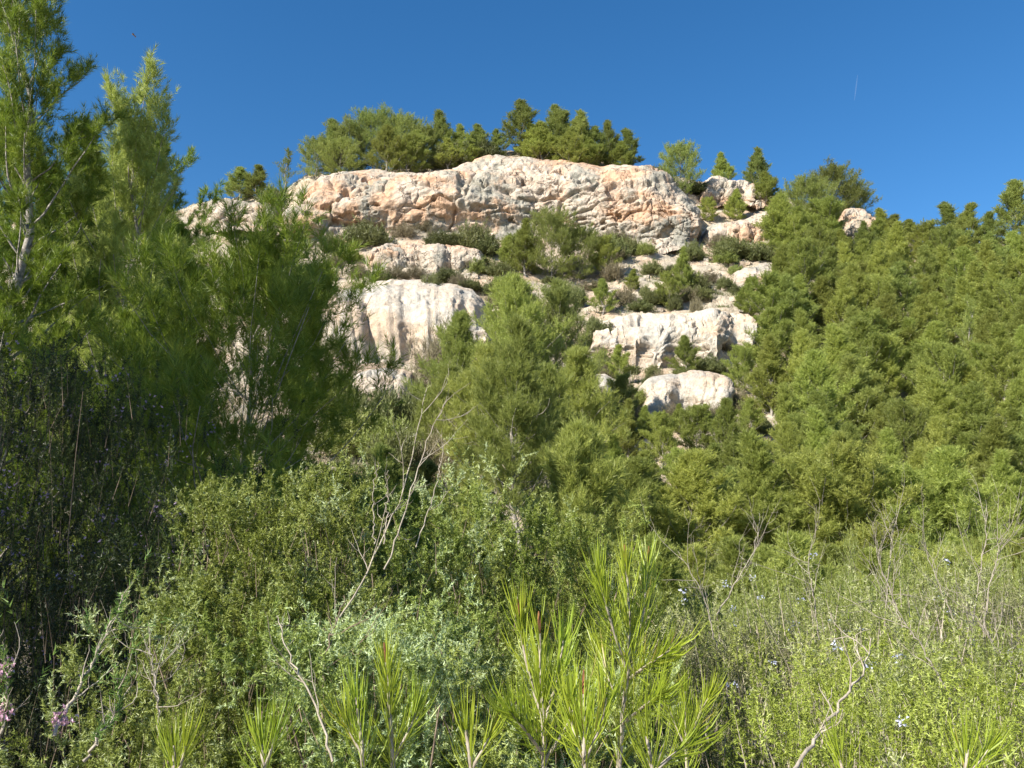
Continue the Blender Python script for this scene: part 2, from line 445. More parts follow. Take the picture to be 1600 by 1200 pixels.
# ---------------------------------------------------------------- cliffs (own meshes with bulges, cracks and overhangs)
def cliff(name, label, prof, mat, nu=300, nv=90, amp=1.0, bulge=0.8, back=3.0, cell=0.32, seed=0, flute=0.0, taper=0.16, cat='cliff'):
    """prof: (px, py_base, Y_base, py_top, Y_top) from left to right"""
    prof = np.array(prof, float)
    u = np.linspace(0, 1, nu); s = np.linspace(0, 1, len(prof))
    f = lambda c: np.interp(u, s, prof[:, c])
    ker = np.ones(7) / 7
    def sm(a):
        return np.convolve(np.concatenate([[a[0]] * 3, a, [a[-1]] * 3]), ker, 'valid')
    px, pb, yb, pt, yt = [sm(f(c)) for c in range(5)]
    if taper > 0.1:
        U = np.stack([px * 0.02, px * 0 + seed * 5.5, px * 0], -1)
        pt = pt + 9 * fbm(U, 4, 0.6); yt = yt + 1.2 * fbm(U * 1.5 + 30, 3); yb = yb + 1.0 * fbm(U * 1.7 + 60, 3)
    B = np.stack([a_of(px, pb) * yb, yb, EYE + e_of(pb) * yb], -1)
    T = np.stack([a_of(px, pt) * yt, yt, EYE + e_of(pt) * yt], -1)
    v = np.linspace(-0.25, 1.6, nv)
    P = np.zeros((nu, nv, 3))
    for k, vv in enumerate(v):
        if vv <= 1:
            c = min(max(vv, -0.25), 1)
            q = B + (T - B) * c
            # face steep, rounded rim
            if c > 0:
                q[:, 1] = yb + (yt - yb) * (c ** 2.6)
            q[:, 1] -= bulge * math.sin(math.pi * max(c, 0)) * 0.6
        else:
            g = (vv - 1) / 0.6
            q = T.copy()
            q[:, 1] += g * back
            q[:, 2] -= g * g * 1.6
        P[:, k] = q
    # outward normal
    du = np.gradient(P, axis=0); dv = np.gradient(P, axis=1)
    N = unit(np.cross(du, dv))
    Q = P + seed * 13.7
    A3 = np.array([1, 1, 1.7])
    big = fbm(Q * 0.13 * A3, 3)
    wp = Q + 1.3 * np.stack([fbm(Q * 0.4, 3), fbm(Q * 0.4 + 31, 3), fbm(Q * 0.4 + 67, 3)], -1)
    f1, f2 = worley(wp * cell * np.array([0.75, 0.75, 1.0]))
    g1, g2 = worley(wp * cell * 2.9 * np.array([1, 1, 1.5]) + 5)
    crack = np.clip((f2 - f1) / 0.07, 0, 1)
    crack2 = np.clip((g2 - g1) / 0.09, 0, 1)
    holes = np.clip((fbm(Q * np.array([0.8, 0.8, 1.5]) + 50, 3) - 0.30) / 0.12, 0, 1)
    m2 = np.clip(fbm(Q * 0.3 + 80, 2) * 3 + 0.35, 0, 1)
    m1 = np.clip(fbm(Q * 0.16 + 120, 2) * 3.2 + 0.6, 0.15, 1)
    d = big * 1.9 + (0.62 - f1) * 0.75 * m1 - (1 - crack) * 0.5 * m1 - (1 - crack2) * 0.2 * m2 + (0.5 - g1) * 0.25 * m2 - holes * 0.55
    rg = 1 - np.abs(fbm(Q * 0.9 * A3 + 200, 3)) * 2.2
    d += fbm(Q * 1.1 * A3, 4, 0.5) * 0.22 + fbm(Q * 5.5 * A3, 3, 0.6) * 0.085 + (rg - 0.6) * 0.16
    if flute:
        d += fbm(Q * np.array([1.6, 0.6, 0.6]), 4) * flute * 0.6
    # horizontal bedding ledge
    bed = Q[..., 2] * 0.55 + fbm(Q * 0.18 + 11, 3) * 1.5
    fb = bed - np.floor(bed)
    d -= np.exp(-((fb - 0.5) / 0.05) ** 2) * 0.38 * m2
    vv_ = v[None, :]; kk = np.clip((vv_ - 0.72) / 0.25, 0, 1); d = d * (1 - kk * 0.7) + kk * 0.7 * (fbm(Q * 0.35 + 400, 3) * 0.9)
    ed = np.minimum(u, 1 - u)[:, None]
    d = d * np.clip(ed / 0.04, 0.15, 1)
    P = P + N * (d * amp)[..., None]
    # ends turn back into the hill
    jag = 1 + 0.8 * fbm(Q * 0.6 + 7, 3) * (taper > 0.1)
    tp = np.clip(1 - ed / (taper * jag), 0, 1) ** 2
    P[..., 1] += tp * 3.0
    P[..., 2] -= tp * 0.8 * (taper > 0.1)
    ii = np.arange(nu - 1)[:, None] * nv; jj = np.arange(nv - 1)[None]
    F = np.stack([ii + jj, ii + nv + jj, ii + nv + jj + 1, ii + jj + 1], -1).reshape(-1, 4)
    o = mk(name, P.reshape(-1, 3), F, mat, None, True)
    tag(o, label, cat)
    return o

cliff('rock_cliff', 'big rounded cream and orange limestone cliff crowning the hill under the skyline pines', [
    (398, 404, 57.6, 396, 59), (425, 398, 58.2, 376, 60.3), (452, 392, 59.2, 350, 61.8), (474, 388, 60.0, 300, 64.0), (505, 382, 60.3, 274, 65.2),
    (540, 368, 60.6, 266, 65.5), (580, 360, 60.9, 270, 65.5), (640, 358, 61, 274, 65.4), (690, 362, 61.0, 268, 65.4), (730, 362, 61, 258, 65.5),
    (770, 360, 61, 246, 65.8), (815, 358, 61, 238, 66), (855, 356, 61, 246, 65.8), (900, 358, 61, 256, 65.3), (935, 366, 60.6, 266, 65),
    (975, 370, 60.3, 264, 64.8), (1010, 372, 60, 264, 64.5), (1040, 374, 60, 282, 64), (1065, 376, 60, 302, 63.3), (1085, 378, 60.3, 322, 62.8), (1100, 378, 61.5, 350, 63)],
    M['cliff'], 760, 190, amp=0.8, bulge=1.2, seed=1, taper=0.035)
cliff('rock_band', 'low white fluted rock band across the slope below the shrubs, right of the central pines', [
    (905, 560, 43.6, 520, 46), (930, 560, 43.4, 497, 46.3), (965, 562, 43.3, 494, 46.3), (1010, 566, 43.3, 490, 46.3), (1050, 566, 43.2, 486, 46.3), (1085, 562, 43.2, 484, 46.3),
    (1115, 560, 43.2, 482, 46.2), (1150, 556, 43.3, 486, 46.2), (1180, 552, 43.4, 490, 46.2), (1220, 545, 43.6, 498, 46)],
    M['white_rock'], 300, 80, amp=0.6, bulge=0.2, cell=0.5, seed=2, flute=0.25, cat='rock band')
cliff('pale_bank', 'smooth white rounded bank of bare marl left of the central pines', [
    (490, 566, 43.6, 480, 47.5), (540, 566, 43.3, 450, 49.5), (580, 562, 43.2, 444, 50.2), (620, 560, 43.2, 440, 50.6), (660, 560, 43.2, 440, 50.6),
    (700, 560, 43.3, 442, 50.2), (740, 560, 43.5, 450, 49.5), (785, 562, 43.8, 482, 47.2)],
    M['white_rock'], 260, 110, amp=0.27, bulge=0.0, cell=0.3, seed=3, flute=0.08, cat='bank')
cliff('eroded_bank', 'bright bare eroded bank under the pair of dark green bushes', [
    (990, 640, 36.2, 610, 37.6), (1015, 646, 36, 592, 38.6), (1050, 648, 36, 584, 39), (1090, 644, 36, 582, 39), (1125, 640, 36.1, 590, 38.6), (1150, 632, 36.5, 606, 38)],
    M['white_rock'], 160, 60, amp=0.3, bulge=0.2, cell=0.5, seed=4, flute=0.35, cat='bank')
cliff('eroded_bank', 'small pale bare bank close to the dark right edge of the central pines', [
    (895, 640, 37.5, 600, 39.6), (915, 640, 37.3, 588, 40.0), (945, 636, 37.4, 586, 40), (970, 630, 37.8, 600, 39.6)],
    M['white_rock'], 90, 50, amp=0.25, bulge=0.5, cell=0.5, seed=5, flute=0.3, cat='bank')
cliff('eroded_bank', 'pale bare bank showing beside the fingered branch tips of the near left pine', [
    (540, 640, 36.6, 590, 38.6), (580, 640, 36.5, 575, 39), (620, 638, 36.5, 572, 39), (660, 634, 36.8, 590, 38.6)],
    M['white_rock'], 110, 50, amp=0.3, bulge=0.6, cell=0.4, seed=6, flute=0.3, cat='bank')
cliff('rock_outcrop', 'low pink rock outcrop on the ridge left of the main cliff', [
    (318, 352, 63.5, 334, 66), (345, 352, 63.3, 320, 67), (385, 352, 63.2, 316, 67), (420, 350, 63.2, 316, 67), (448, 352, 63.5, 326, 66.5)],
    M['cliff'], 140, 50, amp=0.45, bulge=0.5, cell=0.6, seed=7, cat='outcrop')
cliff('rock_outcrop', 'pinkish broken outcrop glimpsed through the left pines', [
    (120, 372, 61.5, 352, 64), (160, 374, 61.3, 342, 65), (210, 376, 61.2, 338, 65), (255, 376, 61.4, 346, 65), (285, 376, 61.8, 358, 64)],
    M['cliff'], 160, 50, amp=0.5, bulge=0.5, cell=0.6, seed=8, cat='outcrop')
cliff('rock_outcrop', 'small pale crag poking out between pines on the right ridge', [
    (1308, 400, 61.5, 360, 64), (1322, 400, 61.2, 330, 65), (1340, 398, 61.2, 332, 65), (1362, 396, 61.6, 352, 64.5)],
    M['cliff'], 90, 60, amp=0.6, bulge=0.6, cell=0.7, seed=9, cat='outcrop')
cliff('rock_outcrop', 'broken grey and pink rock ledge just right of the cliff nose', [
    (1090, 388, 60, 372, 62), (1120, 388, 60, 352, 63), (1150, 384, 60.2, 340, 64), (1185, 382, 60.4, 330, 64.5), (1215, 380, 61, 335, 64.3)],
    M['cliff'], 150, 60, amp=0.6, bulge=0.5, cell=0.7, seed=10, cat='outcrop')
cliff('rock_outcrop', 'jagged rock rim on the skyline between the two lone ridge pines and the cliff', [
    (1085, 320, 66.5, 298, 68.5), (1110, 318, 66.5, 284, 69.5), (1145, 314, 66.7, 290, 70), (1185, 320, 66.8, 300, 70), (1215, 322, 67, 306, 70)],
    M['cliff'], 150, 50, amp=0.5, bulge=0.4, cell=0.8, seed=11, cat='outcrop')
cliff('rock_ledge', 'thin grey rock ledge below the cliff on the open slope', [
    (560, 420, 54.8, 400, 56.6), (600, 420, 54.6, 386, 57.5), (660, 424, 54.4, 390, 57.3), (720, 424, 54.4, 396, 57), (770, 424, 54.8, 404, 56.8)],
    M['cliff'], 200, 60, amp=0.5, bulge=0.05, cell=1.1, seed=12, cat='ledge')
cliff('rock_ledge', 'crumbling grey ledge on the right of the slope above the white rock band', [
    (1130, 446, 51.8, 428, 53.5), (1165, 444, 51.6, 414, 54.3), (1205, 440, 51.6, 408, 54.6), (1240, 438, 52, 414, 54.3)],
    M['cliff'], 130, 60, amp=0.5, bulge=0.05, cell=1.2, seed=13, cat='ledge')

# ---------------------------------------------------------------- plant growers
def arc(p0, d0, L, n, rng, up=0.5, wob=0.12):
    """a bending twig path"""
    P = [np.array(p0, float)]; d = unit(np.array(d0, float))
    for k in range(n):
        d = unit(d + np.array([0, 0, up / n]) + rng.randn(3) * wob / math.sqrt(n) * 1.5)
        P.append(P[-1] + d * L / n)
    return np.array(P)

def pine(seed, Ht, Rm, nb=40, sec=9, ter=2, nps=16, NL=0.15, NW=0.012, base=0.1, fine=False, lean=(0, 0), r0=None,
         shape=None, up=0.8, sl=(0.14, 0.3), dead=0, elev=(5, 35), bk=5, spread=0.55):
    rng = np.random.RandomState(seed)
    Wd, Fo, De = Geo(), Geo(), []
    n = 12
    t = np.linspace(0, 1, n)
    tr = np.stack([lean[0] * t ** 1.3 * Ht, lean[1] * t ** 1.3 * Ht, t * Ht], -1)
    wbl = np.cumsum(rng.randn(n, 2) * 0.012 * Ht, 0); wbl -= wbl[0] + (wbl[-1] - wbl[0]) * t[:, None]
    tr[:, :2] += wbl
    r0 = r0 or Ht * 0.016
    Wd.tube(tr, r0 * (1 - t * 0.93) + 0.004, 7 if fine else 5)
    P_, D_, L_ = [], [], []
    shape = shape or (lambda h: (1 - h) ** 0.75 * min(1, 0.55 + h * 2.5))
    for b in range(nb):
        h = base + (0.985 - base) * ((b + rng.rand() * 0.8) / nb) ** 0.9
        p0 = np.array([np.interp(h, t, tr[:, c]) for c in range(3)])
        az = b * 2.39996 + rng.randn() * 0.35
        hh = (h - base) / (1 - base)
        L = max(0.12 * Rm, Rm * shape(hh) * (0.6 + 0.6 * rng.rand()))
        el = R(elev[0] + (elev[1] + 25 - elev[0]) * hh + rng.randn() * 8)
        d = np.array([math.cos(az) * math.cos(el), math.sin(az) * math.cos(el), math.sin(el)])
        m = 6
        path = arc(p0, d, L, m, rng, up * 0.55, 0.16)
        rb = max(0.004, r0 * 0.32 * (1 - h * 0.7) * (L / Rm) ** 0.5)
        (Wd).tube(path, np.linspace(rb, 0.25 * rb + 0.001, m + 1), bk if fine else 3)
        ns = max(3, int(sec * (0.4 + L / Rm)))
        for k in range(ns):
            u = 0.25 + 0.75 * (k + rng.rand()) / ns
            q = np.array([np.interp(u * m, np.arange(m + 1), path[:, c]) for c in range(3)])
            i0 = min(int(u * m), m - 1)
            bd = unit(path[i0 + 1] - path[i0])
            sd = unit(np.cross(bd, [0, 0, 1])) * (1 if k % 2 else -1)
            d2 = unit(bd * 0.8 + sd * spread * (1.5 - u) * (0.6 + rng.rand()) + np.array([0, 0, 0.15 + 0.35 * rng.rand()]))
            L2 = L * 0.42 * (1.25 - u) * (0.6 + 0.7 * rng.rand()) + sl[0] * 0.6
            sp = arc(q, d2, L2, 3, rng, up * 0.7, 0.2)
            if fine: Wd.tube(sp, np.linspace(rb * 0.45, 0.0015, 4), 4)
            for g in range(ter + 1):
                v = 1.0 if g == 0 else 0.25 + 0.7 * rng.rand()
                s0 = np.array([np.interp(v * 3, np.arange(4), sp[:, c]) for c in range(3)])
                d3 = unit(unit(sp[3] - sp[2]) * 0.7 + rng.randn(3) * 0.42 + np.array([0, 0, 0.35 * up]))
                Ls = sl[0] + (sl[1] - sl[0]) * rng.rand()
                P_.append(s0); D_.append(d3); L_.append(Ls)
        P_.append(path[-1]); D_.append(unit(path[-1] - path[-2] + [0, 0, .3])); L_.append(sl[1])
    # leader
    for g in range(4):
        P_.append(tr[-1] - [0, 0, 0.1 * g * sl[1]]); D_.append(unit(np.array([0, 0, 1.]) + rng.randn(3) * 0.2 * g)); L_.append(sl[1])
    for k in range(dead):
        h = base * 0.3 + (base + 0.35) * rng.rand()
        p0 = np.array([np.interp(h, t, tr[:, c]) for c in range(3)])
        az = rng.rand() * 6.28
        path = arc(p0, [math.cos(az), math.sin(az), 0.1 + 0.4 * rng.rand()], Rm * (0.35 + 0.4 * rng.rand()), 7, rng, 0.5, 0.5)
        G = Geo(); De.append(G)
        G.tube(path, np.linspace(r0 * 0.22, 0.003, 8), 4)
        for c in range(3):
            k0 = 2 + c
            sp = arc(path[k0], unit(path[k0 + 1] - path[k0]) + rng.randn(3) * 0.6, Rm * 0.2, 4, rng, 0.3, 0.5)
            G.tube(sp, np.linspace(r0 * 0.1, 0.002, 5), 3)
    P_, D_, L_ = np.array(P_), np.array(D_), np.array(L_)
    if fine:
        for k in range(len(P_)):
            pass
    needles(Fo, P_, D_, L_, nps, NL, NW, rng, fine)
    return Wd, Fo, De, (P_, D_, L_)

def needles(Fo, P_, D_, L_, nps, NL, NW, rng, fine=False, splay=0.62, tone=0.35):
    n = len(P_)
    u = rng.rand(n, nps) ** 0.8
    base = P_[:, None] + D_[:, None] * (L_[:, None] * u)[..., None]
    rad = rng.randn(n, nps, 3)
    rad = unit(rad - (rad * D_[:, None]).sum(-1, keepdims=True) * D_[:, None])
    dd = unit(D_[:, None] * (0.75 + 0.5 * (u[..., None] - 0.5)) + rad * splay * (1.15 - 0.5 * u[..., None]))
    LL = NL * (0.75 + 0.4 * rng.rand(n, nps))
    tn = rng.rand(n)[:, None] * (1 - tone) * np.ones((1, nps)) * 0.9 + tone * rng.rand(n, nps)
    Fo.blades(base.reshape(-1, 3), dd.reshape(-1, 3), LL.ravel(), NW, rng, 0.12, tn.ravel(), 2 if fine else 1)

def shrub(seed, W, Ht, stems=24, twigs=10, lpt=14, LL=0.04, LW=0.008, upb=0.5, tl=0.12, fine=False, flat=1.0, splay=0.7, wood_r=0.012,
          out=0.55, rough=0.25, depth=None, bare=0.0, fork=3):
    """rounded bush: many forking stems, twigs in the outer part, small leaves along each twig"""
    rng = np.random.RandomState(seed)
    Wd, Fo = Geo(), Geo()
    P_, D_, L_ = [], [], []
    depth = depth or W
    for s in range(stems):
        az = s * 2.39996 + rng.randn() * 0.3
        ph = math.acos(1 - (1 - 0.12) * ((s + 0.5) / stems)) * 0.98
        target = np.array([math.cos(az) * math.sin(ph) * W / 2, math.sin(az) * math.sin(ph) * depth / 2, math.cos(ph) * Ht * 0.97 + 0.05 * Ht])
        target *= (1 - rough) + rough * 1.3 * rng.rand()
        p0 = np.array([rng.randn() * W * 0.05, rng.randn() * depth * 0.05, 0])
        L = np.linalg.norm(target - p0)
        n = 7; tt = np.linspace(0, 1, n)[:, None]
        mid = np.array([0, 0, 1.0]) * L * 0.12
        path = p0 + (target - p0) * tt + mid * (4 * tt * (1 - tt)) * 0.7 + rng.randn(n, 3) * L * 0.025 * tt
        Wd.tube(path, np.linspace(wood_r, wood_r * 0.2, n), 5 if fine else 3)
        for f in range(fork):
            k0 = 2 + rng.randint(4)
            sp = arc(path[k0], unit(path[k0 + 1] - path[k0]) + rng.randn(3) * 0.6, L * (0.25 + 0.2 * rng.rand()), 4, rng, upb, 0.25)
            Wd.tube(sp, np.linspace(wood_r * 0.4, wood_r * 0.12, 5), 4 if fine else 3)
            cp = [(sp, 0.2), ]
            for q in range(max(1, twigs // 2)):
                v = 0.15 + 0.85 * rng.rand()
                x = np.array([np.interp(v * 4, np.arange(5), sp[:, c]) for c in range(3)])
                P_.append(x); D_.append(unit(unit(sp[-1] - sp[-2]) * 0.6 + rng.randn(3) * out + np.array([0, 0, upb]))); L_.append(tl * (0.5 + rng.rand()))
        for q in range(twigs):
            v = out * 0.6 + (1 - out * 0.6) * rng.rand() ** 0.7
            x = np.array([np.interp(v * (n - 1), np.arange(n), path[:, c]) for c in range(3)])
            x = x + rng.randn(3) * np.array([W, depth, Ht]) * 0.035
            dirn = unit(x * np.array([1, 1, 0.8]) / max(W, 0.1)) * 0.6 + rng.randn(3) * 0.45 + np.array([0, 0, upb])
            P_.append(x); D_.append(unit(dirn)); L_.append(tl * (0.5 + rng.rand()))
    P_, D_, L_ = np.array(P_), np.array(D_), np.array(L_)
    P_[:, 2] = np.maximum(P_[:, 2], 0.02)
    needles(Fo, P_, D_, L_, lpt, LL, LW, rng, False, splay, 0.4)
    return Wd, Fo, (P_, D_, L_)

def bush(seed, W, Ht, depth, sprays=1300, sub=5, lpt=24, LL=0.016, LW=0.0036, upb=0.5, tl=0.07, splay=0.95, wood_r=0.009, lob=0.3, spill=0.06, inner=0.45, stems=40, twr=0.0012):
    rng = np.random.RandomState(seed)
    Wd, Fo = Geo(), Geo()
    d = unit(rng.randn(sprays, 3)); d[:, 2] = np.abs(d[:, 2]) * 1.05 - 0.05; d = unit(d)
    rr = 1 + lob * 1.3 * fbm(d * 1.9 + seed * 3.1, 2) + lob * 0.8 * fbm(d * 5.0 + seed, 2)
    u = inner + (1 - inner) * rng.rand(sprays) ** 0.45 + spill * rng.rand(sprays) ** 6 * 3
    ext = np.array([W / 2, depth / 2, Ht * 0.9])
    C = d * (rr * u)[:, None] * ext
    C[:, 2] = np.minimum(np.maximum(C[:, 2], 0.03), Ht * 0.9 + 0.1 * Ht * rng.rand(sprays))
    base = np.array([0, 0, 0.0])
    for k in range(stems):
        i = rng.randint(sprays); tt = np.linspace(0, 0.97, 8)[:, None]
        P = base + rng.randn(3) * [W * .06, depth * .06, 0] + (C[i] - base) * tt + np.array([0, 0, 1.]) * (tt * (1 - tt)) * Ht * 0.35 + rng.randn(8, 3) * 0.02 * tt
        Wd.tube(P, np.linspace(wood_r, wood_r * 0.2, 8), 5)
    D0 = unit(unit(d * ext) * 0.75 + rng.randn(sprays, 3) * 0.35 + np.array([0, 0, upb]))
    L0 = tl * 1.7 * (0.5 + rng.rand(sprays))
    P_, D_, L_ = [C], [D0], [L0]
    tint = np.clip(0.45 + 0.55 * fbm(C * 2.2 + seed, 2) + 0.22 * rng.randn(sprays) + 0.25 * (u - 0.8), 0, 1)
    T_ = [tint]
    for q in range(sub):
        v = rng.rand(sprays)[:, None]
        P_.append(C + D0 * L0[:, None] * v); D_.append(unit(D0 * 0.8 + rng.randn(sprays, 3) * 0.55 + np.array([0, 0, upb * 0.3]))); L_.append(tl * (0.4 + 0.7 * rng.rand(sprays))); T_.append(tint)
    # twigs carrying the sprays
    B = C - D0 * 0.10; n = sprays; sd = unit(np.cross(D0, rng.randn(n, 3))) * twr
    V = np.stack([B - sd, B + sd, C + D0 * L0[:, None]], 1).reshape(-1, 3)
    Wd.add(V, np.arange(3 * n).reshape(n, 3))
    P_, D_, L_, T_ = map(np.concatenate, (P_, D_, L_, T_))
    n = len(P_)
    uu = rng.rand(n, lpt); bs = P_[:, None] + D_[:, None] * (L_[:, None] * uu)[..., None]
    rad = unit(rng.randn(n, lpt, 3)); dd = D_[:, None] * 0.7 + rad * splay
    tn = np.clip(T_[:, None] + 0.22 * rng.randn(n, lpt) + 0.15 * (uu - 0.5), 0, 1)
    Fo.blades(bs.reshape(-1, 3), dd.reshape(-1, 3), (LL * (0.7 + 0.5 * rng.rand(n, lpt))).ravel(), LW, rng, 0, tn.ravel())
    return Wd, Fo, (P_, D_, L_)

def flowers(G, P, D, rng, n=9, r=0.012, size=0.012):
    """little heads of petals at the points P"""
    for p, d in zip(P, D):
        q = p + rng.randn(n, 3) * r
        for k in range(3):
            G.blades(q, rng.randn(n, 3) + d, size, size * 0.75, rng)

# ---------------------------------------------------------------- distant pines
FARP = []
def far_variant(seed, mat, Ht=5.0, Rm=1.25, **kw):
    Rm *= 1.3
    args = dict(nb=60, sec=15, ter=4, nps=22, NL=0.11, NW=0.0125, base=0.02, up=1.9, sl=(0.16, 0.38), r0=0.055, elev=(22, 50))
    args.update(kw)
    args['sec'] = max(args['sec'], 9); args['nb'] = int(args['nb'] * 1.2)
    Wd, Fo, De, _ = pine(seed, Ht, Rm, **args)
    root = empty('pine_tree', (0, 0, 0))
    a = Wd.build('trunk', M['bark'], root, True)
    b = Fo.build('crown', mat, root)
    zt = max(c[2] for c in b.bound_box) * 0.97
    return dict(root=root, kids=[a, b], H=max(Ht, zt), R=Rm, used=False)

round_shape = lambda h: math.sin(math.pi * min(1, 0.12 + h * 0.86)) ** 0.55
cone_shape = lambda h: (1 - h) ** 0.8 * min(1, 0.6 + h * 2)
flat_shape = lambda h: min(1, (1.02 - h) * 3) ** 0.6
slim_shape = lambda h: (1 - h) ** 0.6 * min(1, 0.45 + h * 3)
VAR = {
 'bright': [far_variant(11, M['pine_far'], 5, 1.25, shape=cone_shape), far_variant(12, M['pine_far'], 5, 1.5, shape=slim_shape, nb=50),
            far_variant(13, M['pine_far'], 5, 1.35, shape=cone_shape, lean=(0.03, 0)), far_variant(14, M['pine_far'], 5, 1.6, shape=round_shape, nb=46)],
 'deep': [far_variant(21, M['pine_deep'], 5, 1.3, shape=slim_shape, nb=44), far_variant(22, M['pine_deep'], 5, 1.1, shape=slim_shape, nb=40, lean=(0.04, 0)),
          far_variant(23, M['pine_deep'], 5, 1.5, shape=cone_shape, nb=46)],
 'round': [far_variant(31, M['pine_deep'], 5, 2.1, shape=round_shape, nb=80, base=0.02, sec=15, up=0.9, elev=(0, 25)), far_variant(32, M['pine_deep'], 5, 2.2, shape=round_shape, nb=80, base=0.02, sec=15, up=0.9, elev=(0, 25))],
 'thin': [far_variant(41, M['pine_deep'], 5, 0.95, shape=slim_shape, nb=26, sec=6, ter=1, base=0.18), far_variant(42, M['pine_deep'], 5, 0.85, shape=slim_shape, nb=30, sec=6, ter=1, base=0.1)],
}
prng = random.Random(5)
def put_pine(kind, px, py, hpx, label, group, wide=1.0, vi=None, Y=None, cat='pine tree'):
    v = VAR[kind][vi if vi is not None else prng.randrange(len(VAR[kind]))]
    if Y is None:
        g = ground(px, py)
    else:
        a = a_of(px, py); g = np.array([a * Y, Y, float(H(a * Y, Y))])
    if not v['used']:
        o = v['root']; v['used'] = True
    else:
        o = copy_tree(v['root'], v['kids'])
    # the top must reach the pixel row py-hpx
    ztop = EYE + e_of(py - hpx) * g[1]
    h = max(0.5, ztop - g[2])
    s = h / v['H']
    if kind == 'bright': wide *= 1.22
    if kind == 'deep': wide *= 1.2
    o.location = (g[0], g[1], g[2] - 0.08)
    o.scale = (s * wide, s * wide, s)
    o.rotation_euler = (0, 0, prng.random() * 6.28)
    tag(o, label, cat, group)
    return o

SKG = 'pines along the top of the cliff'
sky_list = [
 ('deep', 372, 312, 48, 1.9, 'small bushy pine at the left start of the ridge, above the pink outcrop'),
 ('deep', 402, 308, 44, 1.9, 'low broad pine on the left ridge just left of a thin see-through pine'),
 ('thin', 446, 300, 66, 1.2, 'thin see-through pine standing alone left of the dense clifftop clump'),
 ('round', 494, 276, 60, .9, 'leftmost dense pine at the left corner of the clifftop'),
 ('deep', 516, 272, 84, 1.2, 'pointed pine just inside the left end of the clifftop clump'),
 ('round', 545, 270, 78, 1.0, 'wide dark pine left of the tallest crown of the clifftop clump'),
 ('round', 582, 262, 88, .95, 'tallest dark rounded pine of the clifftop clump, left of centre'),
 ('bright', 604, 272, 72, 1.3, 'lighter green pine in front of the tallest dark crown on the clifftop'),
 ('round', 628, 262, 82, .9, 'rounded pine forming the right shoulder of the dense clifftop clump'),
 ('deep', 648, 268, 62, 1.5, 'low spreading pine overhanging the cliff rim right of the dense clump'),
 ('bright', 636, 278, 64, 1.2, 'small bright pine growing on the very rim below the dense clump'),
 ('deep', 685, 258, 84, 1.1, 'pointed blue green pine standing alone right of the dense clump'),
 ('deep', 716, 252, 56, 1.2, 'short thin pine second right of the dense clifftop clump'),
 ('deep', 744, 250, 54, 1.3, 'short rounded pine in the gap of the skyline left of the cliff summit'),
 ('deep', 776, 244, 40, 1.3, 'very small pine left of the tall pine above the cliff summit'),
 ('deep', 812, 238, 80, 1.3, 'tall dark pine right above the highest point of the cliff'),
 ('deep', 866, 244, 78, 1.1, 'tall pointed pine behind the bright bushy pine right of the summit'),
 ('bright', 848, 252, 60, 1.7, 'bright broad pine right of the cliff summit'),
 ('deep', 884, 250, 74, 1.2, 'pine filling the middle of the right clifftop group'),
 ('deep', 908, 258, 84, 1.2, 'twin-topped tall pine in the right clifftop group'),
 ('bright', 893, 268, 58, 1.6, 'bright pine at the cliff rim below the twin-topped pine'),
 ('deep', 930, 262, 62, 1.3, 'lower pine between the twin-topped pine and the slim one'),
 ('deep', 953, 262, 74, 1.0, 'slim pointed pine second from the right end of the clifftop row'),
 ('deep', 984, 262, 60, 1.2, 'dark pine at the right end of the clifftop row'),
 ('round', 1064, 306, 82, .78, 'stout dark pine alone on the ridge right of the cliff'),
 ('bright', 1131, 292, 52, 1.2, 'small yellow green pine alone on the ridge, between two taller pines'),
 ('deep', 1187, 300, 68, 1.1, 'slim pine on the ridge left of the large rounded crowns'),
 ('bright', 1196, 322, 52, 1.6, 'bushy bright pine at the foot of the slim ridge pine'),
 ('bright', 1150, 345, 46, 1.3, 'small pine among rocks below the ridge right of the cliff nose'),
 ('bright', 1108, 345, 34, 1.2, 'tiny bright pine beside the right end of the cliff'),
 ('round', 1304, 345, 86, 1.0, 'largest rounded pine crown on the right ridge'),
 ('round', 1262, 372, 92, 1.0, 'rounded pine left of the largest crown on the right ridge'),
 ('bright', 1226, 402, 96, 1.4, 'pine at the left foot of the right ridge clump'),
 ('round', 1338, 352, 66, .9, 'dark round pine right behind the small pale crag'),
 ('bright', 1252, 422, 96, 1.5, 'wide pine in front of the right ridge clump, over the grey ledge'),
 ('bright', 1290, 405, 92, 1.4, 'pine just left of the small pale crag'),
 ('bright', 1378, 388, 60, 1.4, 'first low pine right of the small pale crag'),
 ('bright', 1402, 392, 54, 1.4, 'second low pine right of the small pale crag'),
 ('bright', 1424, 394, 48, 1.2, 'last low pine before the notch in the right skyline'),
 ('deep', 1456, 412, 62, 1.2, 'first pine right of the skyline notch'),
 ('deep', 1490, 400, 84, 1.2, 'pointed pine right of the skyline notch'),
 ('deep', 1516, 400, 78, 1.3, 'broad pine between the notch and the tall right edge pine'),
 ('deep', 1548, 400, 64, 1.3, 'lower pine dipping the skyline left of the right edge pine'),
 ('deep', 1594, 388, 104, 1.2, 'tallest pine at the right edge of the skyline'),
]
